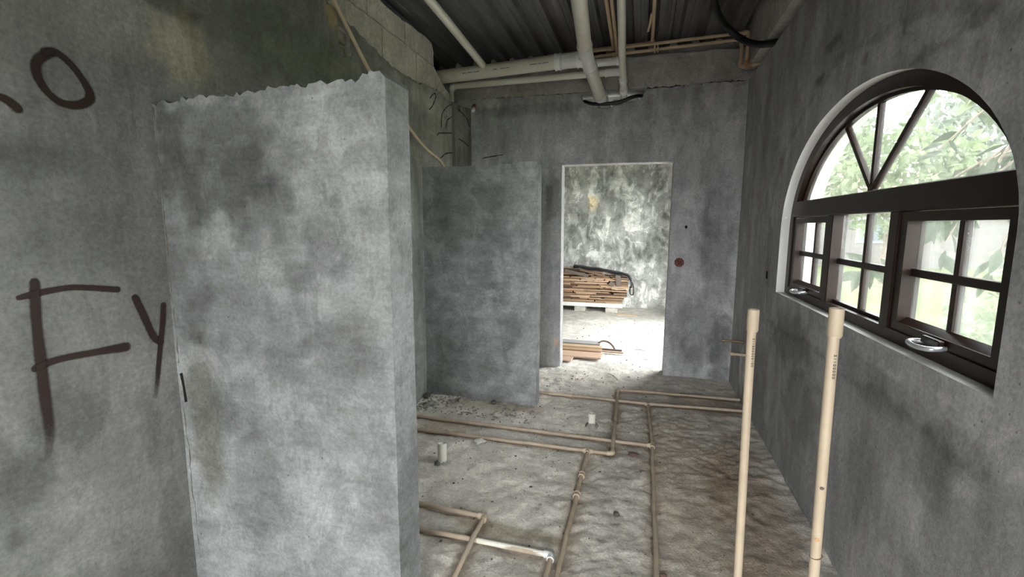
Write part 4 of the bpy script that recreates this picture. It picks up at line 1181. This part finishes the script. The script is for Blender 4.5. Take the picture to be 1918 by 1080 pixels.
for i, (nm, lab, mt, p, r, fl) in enumerate(LUMPS):
    o = link(nm, lump_mesh(nm, r, 100 + i, fl), mt, smooth=False)
    o.location = (p[0], p[1], float(floor_z(np.array([p[0]]), np.array([p[1]]))[0]) + r * fl * .45)
    tag(o, lab, 'debris')
for i, (lab, a, b_) in enumerate((('dark splinter in front of the rear partition', (-1.35, 3.37), (-1.25, 3.365)), ('curved dark twig on the floor of the doorway', (-.27, 4.70), (-.17, 4.52)), ('thin twig near the boards on the floor', (-.02, 5.75), (.10, 5.72)), ('brown splinter by the free end of the rear partition', (-.98, 3.42), (-.90, 3.405)))):
    z0 = float(floor_z(np.array([a[0]]), np.array([a[1]]))[0]) + .006
    m0 = ((a[0] + b_[0]) / 2 + .008, (a[1] + b_[1]) / 2 + .01)
    o = link('splinter', tube_mesh('splinter', smooth_path([(*a, z0), (*m0, z0 + .004), (*b_, z0)], 4), [.003] * 4 + [.005] + [.003] * 4, 6), 'chip_brown')
    tag(o, lab, 'debris')
def crumbs(name, label, mat, n, sampler, smin, smax, seed, power=2.0):
    r_ = np.random.default_rng(seed)
    base = np.array([(1, 0, 0), (-1, 0, 0), (0, 1, 0), (0, -1, 0), (0, 0, 1), (0, 0, -1)], float)
    tri = np.array([(0, 2, 4), (2, 1, 4), (1, 3, 4), (3, 0, 4), (2, 0, 5), (1, 2, 5), (3, 1, 5), (0, 3, 5)])
    xy = sampler(r_, n)
    s = smin + (smax - smin) * r_.random(n) ** power * 1.0
    z = floor_z(xy[:, 0], xy[:, 1])
    V = base[None] * (0.6 + .8 * r_.random((n, 6, 1))) * s[:, None, None] * np.stack([.7 + .6 * r_.random(n), .7 + .6 * r_.random(n), .4 + .4 * r_.random(n)], 1)[:, None, :]
    a = r_.random(n) * 6.28
    ca_, sa_ = np.cos(a)[:, None], np.sin(a)[:, None]
    V = np.stack([V[..., 0] * ca_ - V[..., 1] * sa_, V[..., 0] * sa_ + V[..., 1] * ca_, V[..., 2]], -1)
    V += np.stack([xy[:, 0], xy[:, 1], z + s * .2], -1)[:, None, :]
    F = (tri[None] + (np.arange(n) * 6)[:, None, None]).reshape(-1, 3)
    o = link(name, mesh(name, V.reshape(-1, 3), F), mat)
    return tag(o, label, 'rubble', kind='stuff')
def near_p2(r_, n):
    return np.stack([-1.75 + 1.0 * r_.random(n) ** 1.5, 3.63 - .32 * r_.random(n) ** 1.3], 1)
def all_floor(r_, n):
    return np.stack([-1.1 + 1.9 * r_.random(n), 1.65 + 3.1 * r_.random(n)], 1)
def left_bay(r_, n):
    return np.stack([-1.4 + 1.0 * r_.random(n), 2.2 + 1.2 * r_.random(n)], 1)
def far_bay(r_, n):
    return np.stack([-.9 + 1.6 * r_.random(n), 4.4 + 3.2 * r_.random(n) ** 1.4], 1)
crumbs('mortar_rubble', 'crumbled mortar heaped along the foot of the rear partition', 'mortar', 900, near_p2, .002, .016, 1, 4)
crumbs('dark_rubble', 'dark dirt crumbs along the foot of the rear partition', 'clod', 110, near_p2, .002, .011, 2, 4)
crumbs('dark_grit', 'dark grit scattered over the screed floor', 'clod', 420, all_floor, .002, .010, 3, 4)
crumbs('pale_grit', 'pale mortar crumbs around the leaning waste stub', 'mortar', 500, left_bay, .002, .009, 4, 4)
crumbs('far_grit', 'dark scraps strewn over the floor of the doorway', 'chip_brown', 260, far_bay, .002, .014, 6, 3)

# ================================================================== outdoors
me = mesh('lawn', [(1.0, -40, -.35), (70, -40, -.35), (70, 80, -.35), (1.0, 80, -.35)], [(0, 1, 2, 3)])
o = link('lawn', me, 'grass'); tag(o, 'sunlit green lawn outside the arched window', 'lawn', kind='structure')
o = link('bounce_paving', box_mesh('bounce_paving', (1.09, -6, -.40), (3.5, 14, -.30)), 'bounce_apron'); tag(o, 'unseen concrete strip added outside the window wall to bounce light', 'bounce_paving', kind='structure')  # unseen strip added to bounce neutral daylight into the room
me = mesh('yard', [(-30, -40, -.36), (1.0, -40, -.36), (1.0, 80, -.36), (-30, 80, -.36)], [(0, 1, 2, 3)])
o = link('yard', me, 'screed'); tag(o, 'unseen ground around the building, made pale to bounce light', 'ground', kind='structure')  # pale surface chosen so the unseen ground bounces light up to the deck

def leaf_shape(L, w):
    """pointed leaf folded along its midrib, tip along +x"""
    st = [(0, 0), (.18, .55), (.45, 1.0), (.75, .62), (1, 0)]
    V, F = [], []
    for s, k in st:
        V += [(s * L, -k * w / 2, .10 * w * k), (s * L, 0, -.05 * L * s * s), (s * L, k * w / 2, .10 * w * k)]
    for i in range(4):
        a = i * 3
        F += [(a, a + 3, a + 4, a + 1), (a + 1, a + 4, a + 5, a + 2)]
    return mesh('leaf', V, F)
def foliage(t, name, centre, radii, n, L, mat, seed, shell=.35):
    """crown built of many small folded leaves"""
    r_ = np.random.default_rng(seed)
    d = r_.normal(size=(n, 3)); d /= np.linalg.norm(d, axis=1)[:, None]
    rad = shell + (1 - shell) * r_.random(n) ** .5
    lump = .72 + .5 * fbm(d[:, 0] * 2 + seed, d[:, 1] * 2 + d[:, 2] * 1.5, 1.6, 3, seed)
    c = np.array(centre) + d * (rad * lump)[:, None] * np.array(radii)
    ax = r_.normal(size=(n, 3)); ax[:, 2] -= .5; ax /= np.linalg.norm(ax, axis=1)[:, None]
    si = np.cross(ax, r_.normal(size=(n, 3))); si /= np.linalg.norm(si, axis=1)[:, None]
    nn = np.cross(ax, si)
    s = (L * (.7 + .6 * r_.random(n)))[:, None]
    V = np.stack([c, c + ax * s * .5 + si * s * .26 + nn * s * .06, c + ax * s, c + ax * s * .5 - si * s * .26 + nn * s * .06], 1)
    k = np.arange(n)[:, None] * 4
    F = np.concatenate([k + np.array([[0, 1, 2]]), k + np.array([[0, 2, 3]])])
    o = child(name, mesh(name, V.reshape(-1, 3), F), mat, t)
    o['kind'] = 'stuff'
    return o
def tree(label, base, h, crown, n, L, mat, seed):
    t = thing('tree', label, 'tree', base, 'trees outside the window')
    b_ = Vector(base); r_ = random.Random(seed)
    top_ = b_ + Vector((r_.uniform(-.3, .3), r_.uniform(-.3, .3), h))
    child('trunk', tube_mesh('trunk', smooth_path([b_ - Vector((0, 0, .2)), b_ + Vector((.08, .05, h * .4)), top_], 5), [.035 * h * (1 - .06 * i) for i in range(11)], 10), 'bark', t)
    for i in range(5):
        a = i * 1.26 + r_.random()
        e = top_ + Vector((math.cos(a) * crown[0] * .6, math.sin(a) * crown[1] * .6, crown[2] * .35))
        s0 = b_ + (top_ - b_) * r_.uniform(.6, .95)
        child('branch', tube_mesh('branch', smooth_path([s0, (s0 + e) / 2 + Vector((0, 0, -.1)), e], 4), [.012 * h * (1 - .09 * k) for k in range(9)], 7), 'bark', t)
    foliage(t, 'foliage', top_ + Vector((0, 0, crown[2] * .25)), crown, n, L, mat, seed)
    return t
tree('broad green tree straight out beyond the fanlight', (7.2, 17.0, -.35), 2.8, (2.6, 2.4, 1.8), 2300, .30, 'leaf_mid', 5)
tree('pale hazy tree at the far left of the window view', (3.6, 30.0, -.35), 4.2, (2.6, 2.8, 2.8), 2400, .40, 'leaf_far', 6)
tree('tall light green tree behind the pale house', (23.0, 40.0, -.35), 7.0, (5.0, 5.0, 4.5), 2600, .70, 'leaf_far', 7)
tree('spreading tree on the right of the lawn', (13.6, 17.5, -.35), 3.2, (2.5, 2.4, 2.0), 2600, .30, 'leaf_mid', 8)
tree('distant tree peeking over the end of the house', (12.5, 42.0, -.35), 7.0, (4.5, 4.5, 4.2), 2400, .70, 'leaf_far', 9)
# near tree whose big leaves hang in front of the panes
t = thing('tree', 'near tree with big drooping leaves just outside the panes', 'tree', (3.6, 4.9, -.35), 'trees outside the window')
tb = Vector((3.6, 4.9, -.35)); ty = Vector((3.4, 5.2, 2.9))
child('trunk', tube_mesh('trunk', smooth_path([tb - Vector((0, 0, .2)), (3.75, 5.05, 1.2), ty], 6), [.10 - .004 * i for i in range(13)], 10), 'bark', t)
leaf_me = leaf_shape(.20, .075); leaf_me.materials.append(MATS['leaf_near'])
rr = random.Random(12)
tips = [(1.95, 4.30, 1.62), (2.10, 4.10, 1.35), (2.35, 4.00, 1.75), (2.55, 4.35, 1.15), (2.15, 3.70, 1.95), (2.6, 4.1, 2.2), (2.9, 4.6, 1.6), (2.7, 3.9, .95), (2.25, 4.6, 2.1), (3.0, 4.3, 1.1), (2.5, 3.5, 2.35), (3.1, 3.9, 1.5), (3.2, 4.9, 2.4), (2.4, 5.0, 1.55), (2.95, 5.4, 1.9)]
for i, tp in enumerate(tips):
    s0 = tb + (ty - tb) * rr.uniform(.45, .98); e = Vector(tp)
    mid = (s0 + e) / 2 + Vector((0, 0, .28))
    path = smooth_path([s0, mid, e], 6)
    child('branch', tube_mesh('branch', path, [.016 - .001 * k for k in range(13)], 6), 'bark', t)
    for k in range(13):
        p = path[-1 - min(int(k * .7), 8)] + Vector((rr.uniform(-.05, .05), rr.uniform(-.05, .05), rr.uniform(-.04, .04)))
        o = bpy.data.objects.new('leaf', leaf_me); COL.objects.link(o); o.parent = t
        o.location = p - t.location
        o.rotation_euler = (rr.uniform(-1, 1), rr.uniform(.25, 1.35), rr.uniform(0, 6.28))
        s = rr.uniform(.7, 1.15); o.scale = (s, s, s)
for path, lv in (([(3.45, 5.15, 2.4), (2.7, 4.9, 1.75), (2.05, 4.68, 1.30), (1.80, 4.60, 1.12)], [((1.82, 4.61, 1.14), (-.35, -.1, -1)), ((1.86, 4.62, 1.17), (.15, -.1, -1)), ((1.90, 4.63, 1.19), (.55, 0, -1)), ((1.80, 4.60, 1.12), (-1, -.2, -.45)), ((1.96, 4.65, 1.23), (.9, .1, -.8)), ((1.88, 4.62, 1.18), (-.7, 0, .35)), ((2.02, 4.66, 1.28), (.2, 0, -1))]),
                 ([(3.5, 5.1, 2.6), (2.8, 4.4, 2.15), (2.2, 3.95, 1.78), (1.92, 3.80, 1.56)], [((1.92, 3.80, 1.56), (-.45, 0, -1)), ((1.94, 3.81, 1.58), (.1, -.1, -1)), ((1.98, 3.83, 1.60), (.9, 0, -.55)), ((1.90, 3.79, 1.54), (-1, 0, -.5)), ((2.04, 3.86, 1.65), (.5, 0, -.9)), ((2.10, 3.90, 1.70), (1, 0, -.1)), ((2.2, 3.95, 1.78), (.2, 0, -1))])):
    child('branch', tube_mesh('branch', smooth_path(path, 5), [.013 - .0006 * k for k in range(16)], 6), 'bark', t)
    for p, d in lv:
        o = bpy.data.objects.new('leaf', leaf_me); COL.objects.link(o); o.parent = t
        o.location = Vector(p) - t.location
        q = Vector(d).normalized()
        zc = (Vector((0, 0, 1.5)) - Vector(p)).normalized()
        yc = zc.cross(q).normalized(); zc = q.cross(yc)
        o.rotation_euler = Matrix((q, yc, zc)).transposed().to_euler()
        s = rr.uniform(.9, 1.15); o.scale = (s, s, s)
foliage(t, 'foliage', (3.5, 5.3, 3.1), (1.0, 1.0, .7), 700, .20, 'leaf_mid', 22, .2)
# low shrubs along the lawn
for i, (lab, b_, r) in enumerate((('low shrub left of the pale house', (5.6, 22.0, -.35), (1.3, 1.2, 1.0)), ('low shrub right of the pale house', (15.5, 21.0, -.35), (1.8, 1.4, 1.1)), ('leafy shrub close outside the right window light', (4.3, 6.3, -.35), (.9, .8, .95)))):
    t = thing('shrub', lab, 'shrub', b_, 'shrubs on the lawn')
    child('stem', tube_mesh('stem', [Vector(b_) - Vector((0, 0, .1)), Vector(b_) + Vector((0, 0, r[2] * .8))], .05, 8), 'bark', t)
    foliage(t, 'foliage', Vector(b_) + Vector((0, 0, r[2] * .8)), r, 1300, .16 if i < 2 else .12, 'leaf_mid', 60 + i)
# pale house across the lawn
hs = thing('house', 'pale low house across the lawn', 'house', (13.0, 26.5, -.35))
child('wall', box_mesh('wall', (7.5, 25.0, -.40), (20.5, 30.0, 2.7), .02), 'house_wall', hs)
bm = bmesh.new()
vs = [bm.verts.new(p) for p in ((7.0, 24.5, 2.7), (21.0, 24.5, 2.7), (21.0, 30.5, 2.7), (7.0, 30.5, 2.7), (8.5, 27.5, 4.1), (19.5, 27.5, 4.1))]
for f in ((0, 1, 5, 4), (2, 3, 4, 5), (1, 2, 5), (3, 0, 4), (3, 2, 1, 0)): bm.faces.new([vs[i] for i in f])
child('roof', bm_mesh('roof', bm), 'house_roof', hs)
for x in (9.5, 17.2):
    w = child('window', box_mesh('window', (x, 24.95, .75), (x + 1.5, 25.02, 1.9), .01), 'board_white', hs)
    me = box_mesh('pane', (x + .08, 24.93, .83), (x + 1.42, 24.96, 1.82)); me.transform(Matrix.Translation(-hs.location))
    link('pane', me, 'house_glass', w)
